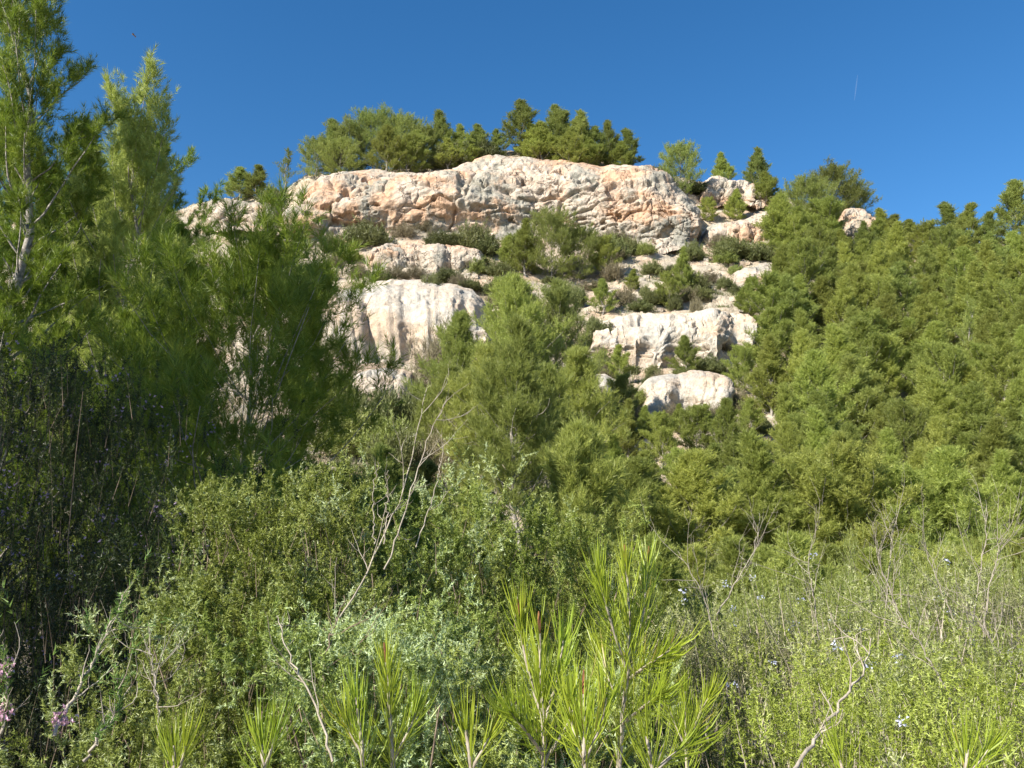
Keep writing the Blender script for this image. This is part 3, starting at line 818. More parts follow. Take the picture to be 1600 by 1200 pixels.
sky_list += [
 ('bright', 730, 256, 40, 1.8, 'low spreading pine between the two short pines in the skyline gap'),
 ('bright', 828, 246, 50, 1.7, 'low bushy pine at the right foot of the tall pine on the summit'),
 ('bright', 915, 268, 52, 1.7, 'low bright pine in front of the lower pine of the right clifftop group'),
 ('bright', 968, 268, 44, 1.7, 'low bright pine between the last two of the clifftop row'),
 ('bright', 700, 262, 44, 1.8, 'low bright pine at the right foot of the lone blue green pine'),
 ('round', 530, 280, 62, 1.0, 'rounded pine in front of the left half of the clifftop clump'),
 ('round', 662, 266, 70, .8, 'rounded pine closing the right end of the dense clump'),
]
for k, px, py, hp, wd, lab in sky_list:
    put_pine(k, px, py + 4, hp + 8, lab, SKG if px < 1010 else 'pines on the ridge right of the cliff', wd * 1.3)

# pines and bushes on the open slope
for k, px, py, hp, wd, lab in [
 ('bright', 822, 432, 92, 1.4, 'left pine of the dense group just below the cliff'),
 ('round', 862, 440, 116, 1.1, 'biggest pine of the dense group just below the cliff'),
 ('round', 905, 440, 92, 1.1, 'dark right-hand pine of the dense group just below the cliff'),
 ('bright', 795, 425, 58, 1.5, 'low bushy pine left of the group below the cliff'),
 ('bright', 948, 440, 72, 1.3, 'pale small pine right of the group below the cliff'),
 ('bright', 1068, 462, 78, 1.1, 'bright young pine alone on the upper open slope'),
 ('bright', 1046, 484, 62, 1.5, 'second bright young pine, just below left of the lone one on the open slope'),
 ('bright', 942, 492, 58, 1.5, 'bushy young pine left above the white rock band'),
 ('bright', 992, 456, 38, 1.8, 'low bright bush of pine on the slope left of the lone young pine'),
 ('bright', 1170, 500, 68, 1.7, 'spreading young pine on the rim of the white rock band, right part'),
 ('bright', 1072, 588, 66, 1.5, 'young pine in front of the white rock band'),
 ('bright', 968, 600, 64, 1.4, 'young pine at the left foot of the white rock band'),
 ('bright', 972, 662, 82, 1.3, 'loose young pine right of the dark central pine edge'),
 ('bright', 1160, 620, 84, 1.4, 'young pine at the left edge of the forest beside the eroded bank'),
 ('bright', 1185, 560, 60, 1.4, 'small pine against the right end of the white rock band'),
]:
    put_pine(k, px, py, hp, lab, 'young pines on the open slope', wd)

# dense stand on the right slope, in rows down the hill
ORD = ['first', 'second', 'third', 'fourth', 'fifth', 'sixth', 'seventh', 'eighth', 'ninth', 'tenth', 'eleventh', 'twelfth', 'thirteenth', 'fourteenth', 'fifteenth', 'sixteenth', 'seventeenth', 'eighteenth', 'nineteenth', 'twentieth']
rows = [(430, 1250, 70, 38), (462, 1240, 84, 40), (496, 1225, 92, 42), (532, 1222, 98, 44), (570, 1228, 106, 47), (612, 1222, 112, 50), (658, 1205, 120, 54), (706, 1235, 128, 58), (758, 1215, 134, 62), (812, 1180, 140, 66), (866, 1150, 145, 70)]
for ri, (py, x0, hp, dx) in enumerate(rows):
    x = x0; c = 0
    while x < 1650:
        jx = prng.uniform(-0.3, 0.3) * dx; jy = prng.uniform(-14, 14)
        hh = hp * prng.uniform(0.95, 1.35)
        skip = (ri == 8 and 1290 < x < 1350) or (ri == 7 and x < 1250) or (ri == 4 and 1480 < x < 1560 and False)
        if not skip:
            put_pine('deep' if prng.random() < 0.13 else ('thin' if prng.random() < 0.05 else 'bright'), x + jx, py + jy, hh, '%s pine from the left, %s row down, in the right slope stand' % (ORD[c], ORD[ri]), 'pines of the dense stand on the right slope', prng.uniform(1.15, 1.6))
            c += 1
        x += dx * 0.87
# young pines filling the hollow below the open slope
for q, (px, py, hp, wd) in enumerate([
 (930, 720, 96, 1.4), (985, 730, 110, 1.2), (1035, 740, 100, 1.4), (1090, 720, 92, 1.5), (1140, 735, 116, 1.2), (1175, 690, 70, 1.4),
 (900, 800, 130, 1.3), (955, 815, 140, 1.2), (1010, 820, 120, 1.4), (1065, 805, 110, 1.4), (1120, 815, 126, 1.3),
 (915, 880, 150, 1.2), (975, 900, 150, 1.3), (1035, 905, 150, 1.2), (1095, 890, 130, 1.3), (1060, 680, 52, 1.6), (1105, 672, 44, 1.6), (1010, 690, 60, 1.4)]):
    put_pine('bright', px, py, hp, None, 'young pines filling the hollow', wd)["label"] = [
     'young pine at the top left of the hollow beside the central pines', 'pointed young pine second from left at the top of the hollow', 'young pine in the top middle of the hollow under the loose one',
     'wide young pine in the hollow below the eroded bank', 'tallest young pine at the top right of the hollow', 'low pine at the upper right rim of the hollow',
     'middle-row pine of the hollow nearest the central trunk', 'tall middle-row pine of the hollow, second from the left', 'middle-row pine in the centre of the hollow', 'middle-row pine right of centre in the hollow',
     'rightmost middle-row pine of the hollow', 'lowest-row pine of the hollow just behind the juniper', 'lowest-row pine of the hollow above the tall foreground shoots', 'lowest-row pine of the hollow right of the foreground shoots',
     'rightmost lowest-row pine of the hollow behind the dry stems', 'low bushy pine just under the eroded bank', 'small low pine right under the end of the eroded bank', 'low pine left below the eroded bank'][q]

# ---------------------------------------------------------------- distant shrubs
SH = {}
def sh_variant(key, mat, *a, **k):
    Wd, Fo, _ = shrub(*a, **k)
    Wd2 = Fo
    o = Wd2.build('shrub', mat)
    SH.setdefault(key, []).append(dict(o=o, W=a[1], H=a[2], used=False))
for s_ in range(3):
    sh_variant('olive', M['scrub'], 60 + s_, 2.0, 1.0, stems=60, twigs=12, lpt=12, LL=0.10, LW=0.02, tl=0.2, upb=0.6)
    sh_variant('dry', M['dry'], 70 + s_, 1.6, 0.8, stems=40, twigs=10, lpt=10, LL=0.12, LW=0.010, tl=0.25, upb=0.9)
    sh_variant('green', M['rosemary'], 80 + s_, 1.8, 1.1, stems=55, twigs=12, lpt=12, LL=0.10, LW=0.02, tl=0.22, upb=0.8)
def put_shrub(key, px, py, wpx, hpx, label, group='shrubs on the open slope', cat='shrub'):
    v = SH[key][prng.randrange(3)]
    g = ground(px, py)
    if not v['used']: o = v['o']; v['used'] = True
    else: o = v['o'].copy(); COL.objects.link(o)
    o.location = (g[0], g[1] + 0.2, g[2] - 0.05)
    sx = wpx * g[1] / FPX / v['W']; sz = hpx * g[1] / FPX / v['H']
    o.scale = (sx, min(sx, 1.3), sz)
    o.rotation_euler.z = prng.random() * 0.8 - 0.4 + (math.pi if prng.random() < .5 else 0)
    tag(o, label, cat, group)
shr = [
 ('olive', 572, 390, 88, 42, 'broad dark shrub at the foot of the cliff, left part'),
 ('olive', 738, 396, 84, 44, 'broad dark shrub at the foot of the cliff left of the pine group'),
 ('olive', 690, 388, 60, 26, 'low shrub between the two broad dark ones under the cliff'),
 ('dry', 630, 376, 50, 24, 'brownish shrub against the orange foot of the cliff'),
 ('dry', 662, 364, 36, 18, 'small brown shrub touching the cliff foot in its left half'),
 ('olive', 518, 400, 54, 34, 'dark shrub at the left foot of the cliff'),
 ('olive', 1150, 408, 96, 36, 'long dark shrub below the rock ledge right of the cliff'),
 ('olive', 1192, 412, 50, 30, 'dark shrub at the right end of the long one'),
 ('olive', 960, 408, 56, 36, 'grey green shrub below the overhang of the cliff'),
 ('green', 1010, 400, 36, 22, 'small green shrub beneath the overhanging cliff nose'),
 ('olive', 596, 445, 40, 22, 'grey shrub on the bare ledge left of the pair above the white bank'),
 ('olive', 622, 468, 30, 24, 'round little shrub on the pale ground above the white bank'),
 ('olive', 672, 468, 42, 38, 'larger round shrub on the pale ground above the white bank'),
 ('dry', 646, 440, 50, 22, 'dry tuft on the ledge above the round shrubs'),
 ('olive', 700, 446, 60, 26, 'low grey shrub left of the central pine top'),
 ('dry', 560, 440, 40, 26, 'dry shrub near the green near-pine tips, below the cliff'),
 ('olive', 1020, 432, 42, 24, 'shrub above the lone young pine, left'),
 ('dry', 1108, 446, 44, 20, 'dry shrub right of the lone young pine'),
 ('olive', 1092, 472, 52, 24, 'dark little shrub right of the second young pine'),
 ('dry', 978, 482, 44, 30, 'greyish dome shrub right of the bushy young pine'),
 ('olive', 1000, 488, 50, 18, 'low shrub on the rim of the white rock band'),
 ('dry', 1090, 500, 26, 30, 'small shrub on the face of the white rock band'),
 ('olive', 1108, 588, 64, 30, 'dark shrub right of the young pine before the white band'),
 ('olive', 1022, 590, 28, 20, 'tiny round shrub above the eroded bank'),
 ('green', 940, 578, 36, 30, 'green shrub near the left end of the white band'),
 ('dry', 1010, 640, 50, 26, 'dry brown shrub left of the eroded bank'),
 ('dry', 1050, 668, 60, 30, 'brown shrub under the eroded bank'),
 ('dry', 940, 690, 70, 34, 'reddish brown dry shrub in the gully right of the central pines'),
 ('olive', 1210, 720, 60, 30, 'shrub beside the bare soil patch at the forest edge'),
 ('dry', 1300, 760, 60, 30, 'brown thicket under the forest edge, right'),
 ('olive', 1320, 350, 30, 16, 'small dark shrub on top of the pale crag'),
 ('olive', 705, 264, 80, 38, 'low grey shrub on the clifftop right of the dense clump'),
 ('olive', 752, 254, 80, 40, 'low grey shrub on the clifftop below the small pines'),
 ('olive', 830, 246, 60, 24, 'low shrub under the tall pine on the cliff summit'),
 ('olive', 1030, 290, 50, 28, 'grey shrub on the rim left of the stout dark ridge pine'),
 ('olive', 1085, 305, 50, 22, 'shrub right under the stout dark ridge pine'),
 ('olive', 425, 330, 50, 40, 'dark shrub in the cleft between outcrop and cliff'),
 ('olive', 440, 362, 40, 42, 'dark shrub lower in the cleft left of the cliff'),
 ('green', 568, 280, 34, 14, 'small green shrub hanging on the cliff rim, left part'),
 ('dry', 515, 292, 22, 16, 'tiny dry shrub growing on the left corner of the cliff'),
]
for k in shr: put_shrub(*k)
for q, (px, py, wx, hp, k_, lab) in enumerate([(520, 660, 110, 70, 'green', 'green bush on the slope low behind the near left pine tips'), (575, 680, 110, 60, 'olive', 'grey green bush under the pale bank by the left pine tips'),
    (540, 720, 130, 70, 'green', 'broad green bush below the bank left of the thin stems'), (610, 730, 120, 70, 'green', 'green bush between the left pine tips and the central pines'), (590, 640, 70, 36, 'dry', 'dry bush on the small bank left of the central group'),
    (500, 480, 60, 40, 'green', 'green bush on the slope at the tips of the bright near pine'), (530, 560, 60, 36, 'olive', 'grey green bush at the left end of the pale bank'), (700, 560, 60, 40, 'green', 'green bush at the right foot of the pale bank')]):
    put_shrub(k_, px, py, wx, hp, lab, 'bushes around the pale bank')
for q in range(140):
    for _ in range(50):
        px, py = prng.uniform(490, 1235), prng.uniform(385, 690)
        if px < 900 and py > 560: continue
        if 520 < px < 740 and 455 < py < 600 and prng.random() < 0.8: continue
        break
    k_ = prng.choice(['olive', 'dry', 'green', 'olive'])
    put_shrub(k_, px, py, prng.uniform(18, 56), prng.uniform(12, 32), {'olive': 'small grey green shrub among many on the open slope', 'dry': 'small dry brownish shrub among many on the open slope', 'green': 'small fresh green shrub among many on the open slope'}[k_], 'small %s shrubs scattered on the slope' % k_)
for q, (px, py, wx, hp, key) in enumerate([(690, 620, 110, 90, 'dry'), (740, 700, 120, 80, 'dry'), (660, 700, 120, 90, 'olive'), (600, 700, 110, 80, 'olive'), (700, 780, 140, 90, 'dry'), (620, 790, 130, 100, 'olive')]):
    put_shrub(key, px, py, wx, hp, ['purplish dry thicket at the left foot of the central pines', 'dry brown thicket under the central pines', 'dull thicket left of the thin tall stems',
        'dull thicket behind the near left pine tips', 'dry thicket just behind the juniper top', 'dull thicket directly behind the left of the juniper'][q], 'thickets below the central pines')

# ---------------------------------------------------------------- ground cover (stuff) and loose stones (stuff)
gr = np.random.RandomState(3)
def scatter(n, ylo, yhi, alo=-0.66, ahi=0.66):
    Y = ylo + (yhi - ylo) * gr.rand(n); X = (alo + (ahi - alo) * gr.rand(n)) * Y
    return X, Y, H(X, Y)
def cover(name, label, n, dens_thr, mat, LL, LW, k, ylo, yhi, seedoff, rad=0.25, up=0.9):
    X, Y, Z = scatter(n, ylo, yhi)
    d = fbm(np.stack([X * 0.35 + seedoff, Y * 0.35, Z * 0], -1), 3) + 0.25 * gr.randn(n)
    m = d > dens_thr
    X, Y, Z = X[m], Y[m], Z[m]; n = len(X)
    s = 0.5 + gr.rand(n)
    off = gr.randn(n, k, 3) * np.array([rad, rad, 0]) * s[:, None, None]
    P = np.stack([X, Y, Z], -1)[:, None] + off
    P[..., 2] = H(P[..., 0], P[..., 1]) + 0.05 * gr.rand(n, k)
    D = gr.randn(n, k, 3) * 0.6 + np.array([0, 0, up])
    g = Geo(); g.blades(P.reshape(-1, 3), D.reshape(-1, 3), (LL * s[:, None] * (0.6 + 0.8 * gr.rand(n, k))).ravel(), LW, gr)
    o = g.build(name, mat); tag(o, label, 'ground cover', kind='stuff')
cover('low_scrub', 'low grey green scrub scattered over the slope', 7500, 0.07, M['scrub'], 0.28, 0.03, 36, 9, 72, 0)
cover('dry_grass', 'tufts of dry straw coloured grass on the slope', 4200, 0.10, M['dry'], 0.30, 0.014, 26, 6, 72, 40)
cover('near_grass', 'grass and leaf litter under the foreground shrubs', 6000, -0.5, M['scrub'], 0.3, 0.012, 26, 1.5, 13, 80, 0.15)

def stones(name, label, n, ylo, yhi, smin, smax, thr, off, mat):
    X, Y, Z = scatter(n, ylo, yhi)
    d = fbm(np.stack([X * 0.3 + off, Y * 0.3, Z * 0 + 3], -1), 3) + 0.15 * gr.randn(n)
    m = d > thr; X, Y, Z = X[m], Y[m], Z[m]; n = len(X)
    cube = np.array([[x, y, z] for x in (-1, 1) for y in (-1, 1) for z in (-1, 1)], float)
    q = np.array([[0, 1, 3, 2], [4, 6, 7, 5], [0, 4, 5, 1], [2, 3, 7, 6], [0, 2, 6, 4], [1, 5, 7, 3]])
    s = (smin + (smax - smin) * gr.rand(n) ** 3)
    V = cube[None] * s[:, None, None] * (0.5 + 0.5 * gr.rand(n, 8, 3))
    th = gr.rand(n) * 6.28; c, sn = np.cos(th)[:, None], np.sin(th)[:, None]
    V = np.stack([V[..., 0] * c - V[..., 1] * sn, V[..., 0] * sn + V[..., 1] * c, V[..., 2] * 0.7], -1)
    V += np.stack([X, Y, Z + s * 0.2], -1)[:, None]
    F = (np.arange(n)[:, None, None] * 8 + q[None]).reshape(-1, 4)
    o = mk(name, V.reshape(-1, 3), F, mat); tag(o, label, 'stones', kind='stuff')
stones('scree', 'loose pale stones scattered on the slope', 9000, 14, 70, 0.04, 0.3, 0.0, 7, M['white_rock'])

# ---------------------------------------------------------------- central pines
def real_pine(name, label, X, Y, args, mat='pine_near', deadmat='pale_wood', group=None, rz=0, cones=0):
    z = float(H(X, Y))
    root = empty(name, (X, Y, z - 0.05), rz)
    Wd, Fo, De, sh = pine(**args)
    Wd.build('trunk', M['bark'], root, True)
    Fo.build('crown', M[mat], root)
    for G in De: G.build('dead_branch', M[deadmat], root, True)
    tag(root, label, 'pine tree', group)
    return root, sh

def place_px(px, py_top, Y):
    a = a_of(px, 700); X = a * Y
    return X, Y, EYE + e_of(py_top) * Y - float(H(X, Y))

X, Y, h = place_px(806, 515, 17.5)
real_pine('pine_tree', 'central pine with a pale bare lower trunk and dead side twigs', X, Y,
    dict(seed=101, Ht=h, Rm=1.75, nb=80, sec=14, ter=4, nps=28, NL=0.10, NW=0.0075, base=0.26, up=1.1, shape=cone_shape, sl=(0.15, 0.32), dead=12, r0=0.07, elev=(20, 45)), 'pine_far')
X, Y, h = place_px(800, 450, 30)
real_pine('pine_tree', 'tallest central pine, its broad yellow green crown below the cliff', X, Y,
    dict(seed=102, Ht=h, Rm=2.8, nb=105, sec=15, ter=4, nps=22, NL=0.13, NW=0.012, base=0.05, up=1.0, shape=slim_shape, sl=(0.2, 0.4), r0=0.1), 'pine_far')
for px, pt, Yd, sd, rr, lab in [(718, 505, 29, 103, 1.7, 'left shoulder pine of the central group beside the white bank'),
                                (870, 452, 32, 104, 2.0, 'dark pine behind the right of the central group'),
                                (905, 560, 25, 105, 1.5, 'shaded low pine at the right of the central group'),
                                (850, 590, 21, 106, 1.3, 'narrow pine tucked against the right of the central trunk'),
                                (755, 560, 24, 107, 1.5, 'pine immediately left of the central bare trunk'),
                                (905, 690, 14.5, 108, 1.2, 'lower pine right of the bare trunk, above the juniper'),
                                (700, 590, 27, 109, 1.3, 'small pine at the left foot of the central group')]:
    X, Y, h = place_px(px, pt, Yd)
    real_pine('pine_tree', lab, X, Y, dict(seed=sd, Ht=h, Rm=rr * 1.2, nb=80, sec=13, ter=4, nps=22, NL=0.12, NW=0.010, base=0.05, up=1.05, shape=slim_shape, sl=(0.18, 0.34), r0=0.07, dead=3),
              'pine_deep' if sd == 104 else 'pine_far', group='pines of the central group')

# ---------------------------------------------------------------- near left pines
near = dict(nb=70, sec=13, ter=6, nps=25, NL=0.075, NW=0.0045, fine=False, up=0.9, sl=(0.07, 0.17), dead=10)
X, Y, h = place_px(362, 455, 6.6)
real_pine('pine_tree', 'near pine with a dark trunk and long-needled fingered branches, left of the juniper', X, Y,
    dict(near, seed=201, Ht=h, Rm=2.9, nb=84, base=0.08, lean=(0.07, 0), r0=0.045, NL=0.10, shape=lambda q: (1 - q) ** 0.55 * min(1, 0.7 + q), elev=(5, 30)), 'pine_near')
X, Y, h = place_px(165, 222, 10.5)
real_pine('pine_tree', 'tall leaning pine with a lit open crown reaching into the sky, second from the left', X, Y,
    dict(near, seed=202, Ht=h, Rm=2.1, nb=66, base=0.08, lean=(0.01, 0), r0=0.09, NL=0.09, NW=0.006, shape=lambda q: 0.95 - 0.4 * q, elev=(15, 50), nps=24), 'pine_far')  # lighter needle colour than its neighbours, stands in for sunlight on this crown
X, Y, h = place_px(-20, -60, 9.0)
real_pine('pine_tree', 'tall pine at the left edge, its crown cut by the top of the picture', X, Y,
    dict(near, seed=203, Ht=h, Rm=1.5, nb=84, base=0.06, lean=(-0.03, 0), r0=0.1, NL=0.09, NW=0.0055, shape=lambda q: 1.0 - 0.35 * q, elev=(15, 45), nps=24), 'pine_near')
X, Y, h = place_px(90, 210, 13)
real_pine('pine_tree', 'mid-height pine filling the gap between the two tall left pines', X, Y,
    dict(near, seed=204, Ht=h, Rm=2.2, nb=90, base=0.05, r0=0.08, NL=0.11, NW=0.008, nps=32, shape=slim_shape), 'pine_near')
X, Y, h = place_px(255, 370, 14)
real_pine('pine_tree', 'pine behind the near fingered pine, just left of the cliff', X, Y,
    dict(near, seed=205, Ht=h, Rm=1.9, nb=84, base=0.05, r0=0.08, NL=0.11, NW=0.008, nps=32, shape=slim_shape), 'pine_near')
X, Y, h = place_px(230, 480, 9)
real_pine('pine_tree', 'lower shaded pine between the near fingered pine and the heather', X, Y,
    dict(near, seed=206, Ht=h, Rm=1.5, nb=70, base=0.03, r0=0.05, NL=0.10, NW=0.0055, nps=34, shape=slim_shape), 'pine_near')
X, Y, h = place_px(-20, 190, 12)
real_pine('pine_tree', 'dense pine low at the left edge behind the tall cut-off one', X, Y,
    dict(near, seed=211, Ht=h, Rm=2.1, nb=90, base=0.04, r0=0.08, NL=0.10, NW=0.007, nps=28, shape=slim_shape), 'pine_near')
X, Y, h = place_px(200, 260, 15)
real_pine('pine_tree', 'bushy pine behind the foot of the tall leaning pine', X, Y,
    dict(near, seed=212, Ht=h, Rm=2.3, nb=90, base=0.04, r0=0.08, NL=0.11, NW=0.008, nps=28, shape=round_shape), 'pine_near')
X, Y, h = place_px(465, 470, 11)
real_pine('pine_tree', 'bright green pine top just in front of the left foot of the cliff', X, Y,
    dict(near, seed=207, Ht=h, Rm=1.15, nb=50, base=0.05, r0=0.05, NL=0.11, NW=0.007, nps=32, shape=cone_shape), 'pine_near')
# stands beside the path out of the picture; its shadow falls on the heather
real_pine('pine_tree', 'dense pine beside the path beyond the left edge of the picture', -5.6, 1.8,
    dict(seed=208, Ht=7.2, Rm=2.2, nb=110, sec=12, ter=4, nps=30, NL=0.11, NW=0.012, base=0.02, shape=round_shape, r0=0.09), 'pine_near')

real_pine('pine_tree', 'farther dense pine beside the path beyond the left edge', -7.1, 3.5,
    dict(seed=209, Ht=7.7, Rm=2.1, nb=80, sec=12, ter=4, nps=30, NL=0.11, NW=0.012, base=0.02, shape=round_shape, r0=0.09), 'pine_near')

for px, Y_, hp, k_, lab in [(560, 13, 330, 'bright', 'dull young pine behind the left juniper dome'), (620, 15, 250, 'bright', 'young pine behind the thin dry stems'), (690, 14, 300, 'bright', 'young pine directly behind the middle juniper'),
                   (740, 12, 360, 'bright', 'young pine rising just behind the right juniper dome'), (500, 14, 260, 'deep', 'dark young pine behind the left juniper beside the fingered pine'), (650, 19, 200, 'deep', 'dark young pine at the foot of the central group, left'), (590, 20, 190, 'deep', 'dark low pine below the pale bank')]:
    a_ = a_of(px, 850); g_ = float(H(a_ * Y_, Y_)); pyb = 600 - FPX * math.tan(math.atan((g_ - EYE) / Y_) - PITCH)
    put_pine(k_, px, pyb, hp, lab, 'young pines behind the junipers', 1.6, Y=Y_)

# ---------------------------------------------------------------- junipers
HEADS = {}
def near_shrub(name, label, cat, px, py_top, Y, W, mat, wood, group=None, flw=None, **kw):
    a = a_of(px, 900); X = a * Y; z = float(H(X, Y))
    h = EYE + e_of(py_top) * Y - z - 0.05
    root = empty(name, (X, Y, z - 0.03))
    if 'sprays' in kw:
        Wd, Fo, sh = bush(kw.pop('seed'), W, h, W * 0.85, **kw)
    else:
        Wd, Fo, sh = shrub(kw.pop('seed'), W, h, **kw)
    Wd.build('stems', M[wood], root, True)
    Fo.build('foliage', M[mat], root)
    if flw:
        m, cnt, r_, s_ = flw
        rng = np.random.RandomState(int(abs(px)) + 1)
        P_, D_, L_ = sh
        tips = P_ + D_ * L_[:, None]
        out = np.where(tips[:, 2] > h * 0.45)[0]
        sel = rng.choice(out, min(cnt, len(out)), replace=False)
        if m not in HEADS: HEADS[m] = []
        for q_, i_ in enumerate(sel):
            if len(HEADS[m]) < 4:
                G = Geo(); flowers(G, np.zeros((1, 3)), np.array([[0, 0, .6]]), rng, 9, r_, s_)
                fl = G.build('flower_head', M[m], root); HEADS[m].append(fl)
            else:
                fl = HEADS[m][q_ % 4].copy(); COL.objects.link(fl); fl.parent = root
            fl.location = tips[i_]; fl.rotation_euler = (0, 0, rng.rand() * 6.28)
    tag(root, label, cat, group)
    return root
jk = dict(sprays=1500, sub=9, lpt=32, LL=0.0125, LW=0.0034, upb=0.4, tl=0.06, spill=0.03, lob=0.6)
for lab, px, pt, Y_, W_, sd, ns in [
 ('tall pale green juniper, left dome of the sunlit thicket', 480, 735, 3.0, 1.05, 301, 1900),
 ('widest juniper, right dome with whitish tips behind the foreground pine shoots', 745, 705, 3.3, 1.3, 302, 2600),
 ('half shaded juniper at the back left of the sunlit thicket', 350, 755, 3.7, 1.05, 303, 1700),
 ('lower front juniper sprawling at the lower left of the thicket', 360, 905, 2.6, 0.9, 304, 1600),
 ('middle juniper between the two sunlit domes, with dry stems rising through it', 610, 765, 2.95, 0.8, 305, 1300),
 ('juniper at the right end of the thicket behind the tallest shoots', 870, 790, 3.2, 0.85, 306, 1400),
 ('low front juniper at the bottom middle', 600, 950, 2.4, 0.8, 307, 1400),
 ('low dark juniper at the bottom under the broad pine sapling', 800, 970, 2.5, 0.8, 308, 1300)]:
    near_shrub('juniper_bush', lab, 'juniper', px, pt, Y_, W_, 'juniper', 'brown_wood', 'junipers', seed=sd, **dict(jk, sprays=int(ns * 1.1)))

# ---------------------------------------------------------------- heather in the shade, rosemary on the right
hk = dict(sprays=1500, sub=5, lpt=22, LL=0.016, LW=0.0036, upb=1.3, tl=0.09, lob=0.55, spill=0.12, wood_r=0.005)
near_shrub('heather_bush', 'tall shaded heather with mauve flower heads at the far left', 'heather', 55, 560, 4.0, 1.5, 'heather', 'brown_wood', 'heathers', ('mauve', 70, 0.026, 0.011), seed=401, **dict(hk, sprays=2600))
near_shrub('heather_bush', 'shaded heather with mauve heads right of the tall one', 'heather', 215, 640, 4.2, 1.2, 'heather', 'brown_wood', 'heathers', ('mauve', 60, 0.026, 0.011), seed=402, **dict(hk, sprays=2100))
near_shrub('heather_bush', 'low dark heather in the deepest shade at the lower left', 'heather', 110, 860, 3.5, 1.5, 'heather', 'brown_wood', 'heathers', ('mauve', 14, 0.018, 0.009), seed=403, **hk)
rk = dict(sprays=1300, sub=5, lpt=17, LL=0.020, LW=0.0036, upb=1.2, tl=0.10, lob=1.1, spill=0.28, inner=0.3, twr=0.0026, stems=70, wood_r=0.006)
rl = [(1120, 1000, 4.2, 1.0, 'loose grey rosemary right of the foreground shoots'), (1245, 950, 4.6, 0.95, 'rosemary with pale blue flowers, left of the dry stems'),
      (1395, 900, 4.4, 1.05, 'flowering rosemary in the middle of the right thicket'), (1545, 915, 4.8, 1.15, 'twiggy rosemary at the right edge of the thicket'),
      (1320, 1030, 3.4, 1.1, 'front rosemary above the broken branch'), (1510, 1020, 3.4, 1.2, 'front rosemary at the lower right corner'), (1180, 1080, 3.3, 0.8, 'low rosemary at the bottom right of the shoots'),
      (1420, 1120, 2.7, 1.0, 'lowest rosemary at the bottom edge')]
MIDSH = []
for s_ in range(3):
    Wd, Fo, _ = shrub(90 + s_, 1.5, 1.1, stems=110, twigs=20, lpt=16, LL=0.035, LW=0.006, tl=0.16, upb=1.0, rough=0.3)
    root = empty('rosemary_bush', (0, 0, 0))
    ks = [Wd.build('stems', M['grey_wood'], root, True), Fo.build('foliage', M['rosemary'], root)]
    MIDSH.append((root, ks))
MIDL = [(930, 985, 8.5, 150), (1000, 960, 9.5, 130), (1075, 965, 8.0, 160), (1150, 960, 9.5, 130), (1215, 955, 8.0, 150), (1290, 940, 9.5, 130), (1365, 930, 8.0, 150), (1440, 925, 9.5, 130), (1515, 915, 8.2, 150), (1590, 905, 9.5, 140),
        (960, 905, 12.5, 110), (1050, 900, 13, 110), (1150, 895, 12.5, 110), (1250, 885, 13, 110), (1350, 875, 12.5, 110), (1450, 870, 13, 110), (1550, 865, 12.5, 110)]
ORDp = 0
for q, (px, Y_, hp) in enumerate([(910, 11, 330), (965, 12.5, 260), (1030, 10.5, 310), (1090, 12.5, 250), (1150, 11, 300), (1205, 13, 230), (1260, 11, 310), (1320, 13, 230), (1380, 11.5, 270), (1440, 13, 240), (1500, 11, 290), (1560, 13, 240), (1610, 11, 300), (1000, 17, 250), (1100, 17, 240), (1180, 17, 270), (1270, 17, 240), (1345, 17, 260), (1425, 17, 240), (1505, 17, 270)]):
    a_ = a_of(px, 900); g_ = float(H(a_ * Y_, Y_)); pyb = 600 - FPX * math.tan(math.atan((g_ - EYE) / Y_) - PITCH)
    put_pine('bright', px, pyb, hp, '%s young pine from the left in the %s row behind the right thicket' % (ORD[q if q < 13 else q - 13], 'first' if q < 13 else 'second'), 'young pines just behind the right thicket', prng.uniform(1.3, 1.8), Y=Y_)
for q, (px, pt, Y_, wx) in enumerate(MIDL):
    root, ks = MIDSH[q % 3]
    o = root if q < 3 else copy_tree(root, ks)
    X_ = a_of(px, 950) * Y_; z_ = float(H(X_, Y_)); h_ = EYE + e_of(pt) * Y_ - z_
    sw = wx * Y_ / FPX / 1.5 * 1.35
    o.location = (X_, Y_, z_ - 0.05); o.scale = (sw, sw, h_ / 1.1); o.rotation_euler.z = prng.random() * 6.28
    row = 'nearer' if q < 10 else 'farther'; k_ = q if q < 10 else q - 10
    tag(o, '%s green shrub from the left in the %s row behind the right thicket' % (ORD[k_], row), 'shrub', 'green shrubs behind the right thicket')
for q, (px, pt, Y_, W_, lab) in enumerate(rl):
    near_shrub('rosemary_bush', lab, 'rosemary', px, pt, Y_, W_, ['dull', 'rosemary', 'rosemary', 'dull', 'fresh', 'rosemary', 'fresh', 'fresh'][q], 'grey_wood' if q % 2 else 'pale_wood', 'rosemary bushes', ('blue', [8, 34, 34, 6, 4, 26, 2, 4][q], 0.012, 0.009), seed=501 + q, **dict(rk, **({'LL': 0.014, 'LW': 0.0036, 'lpt': 26} if q in (4, 6, 7) else {})))

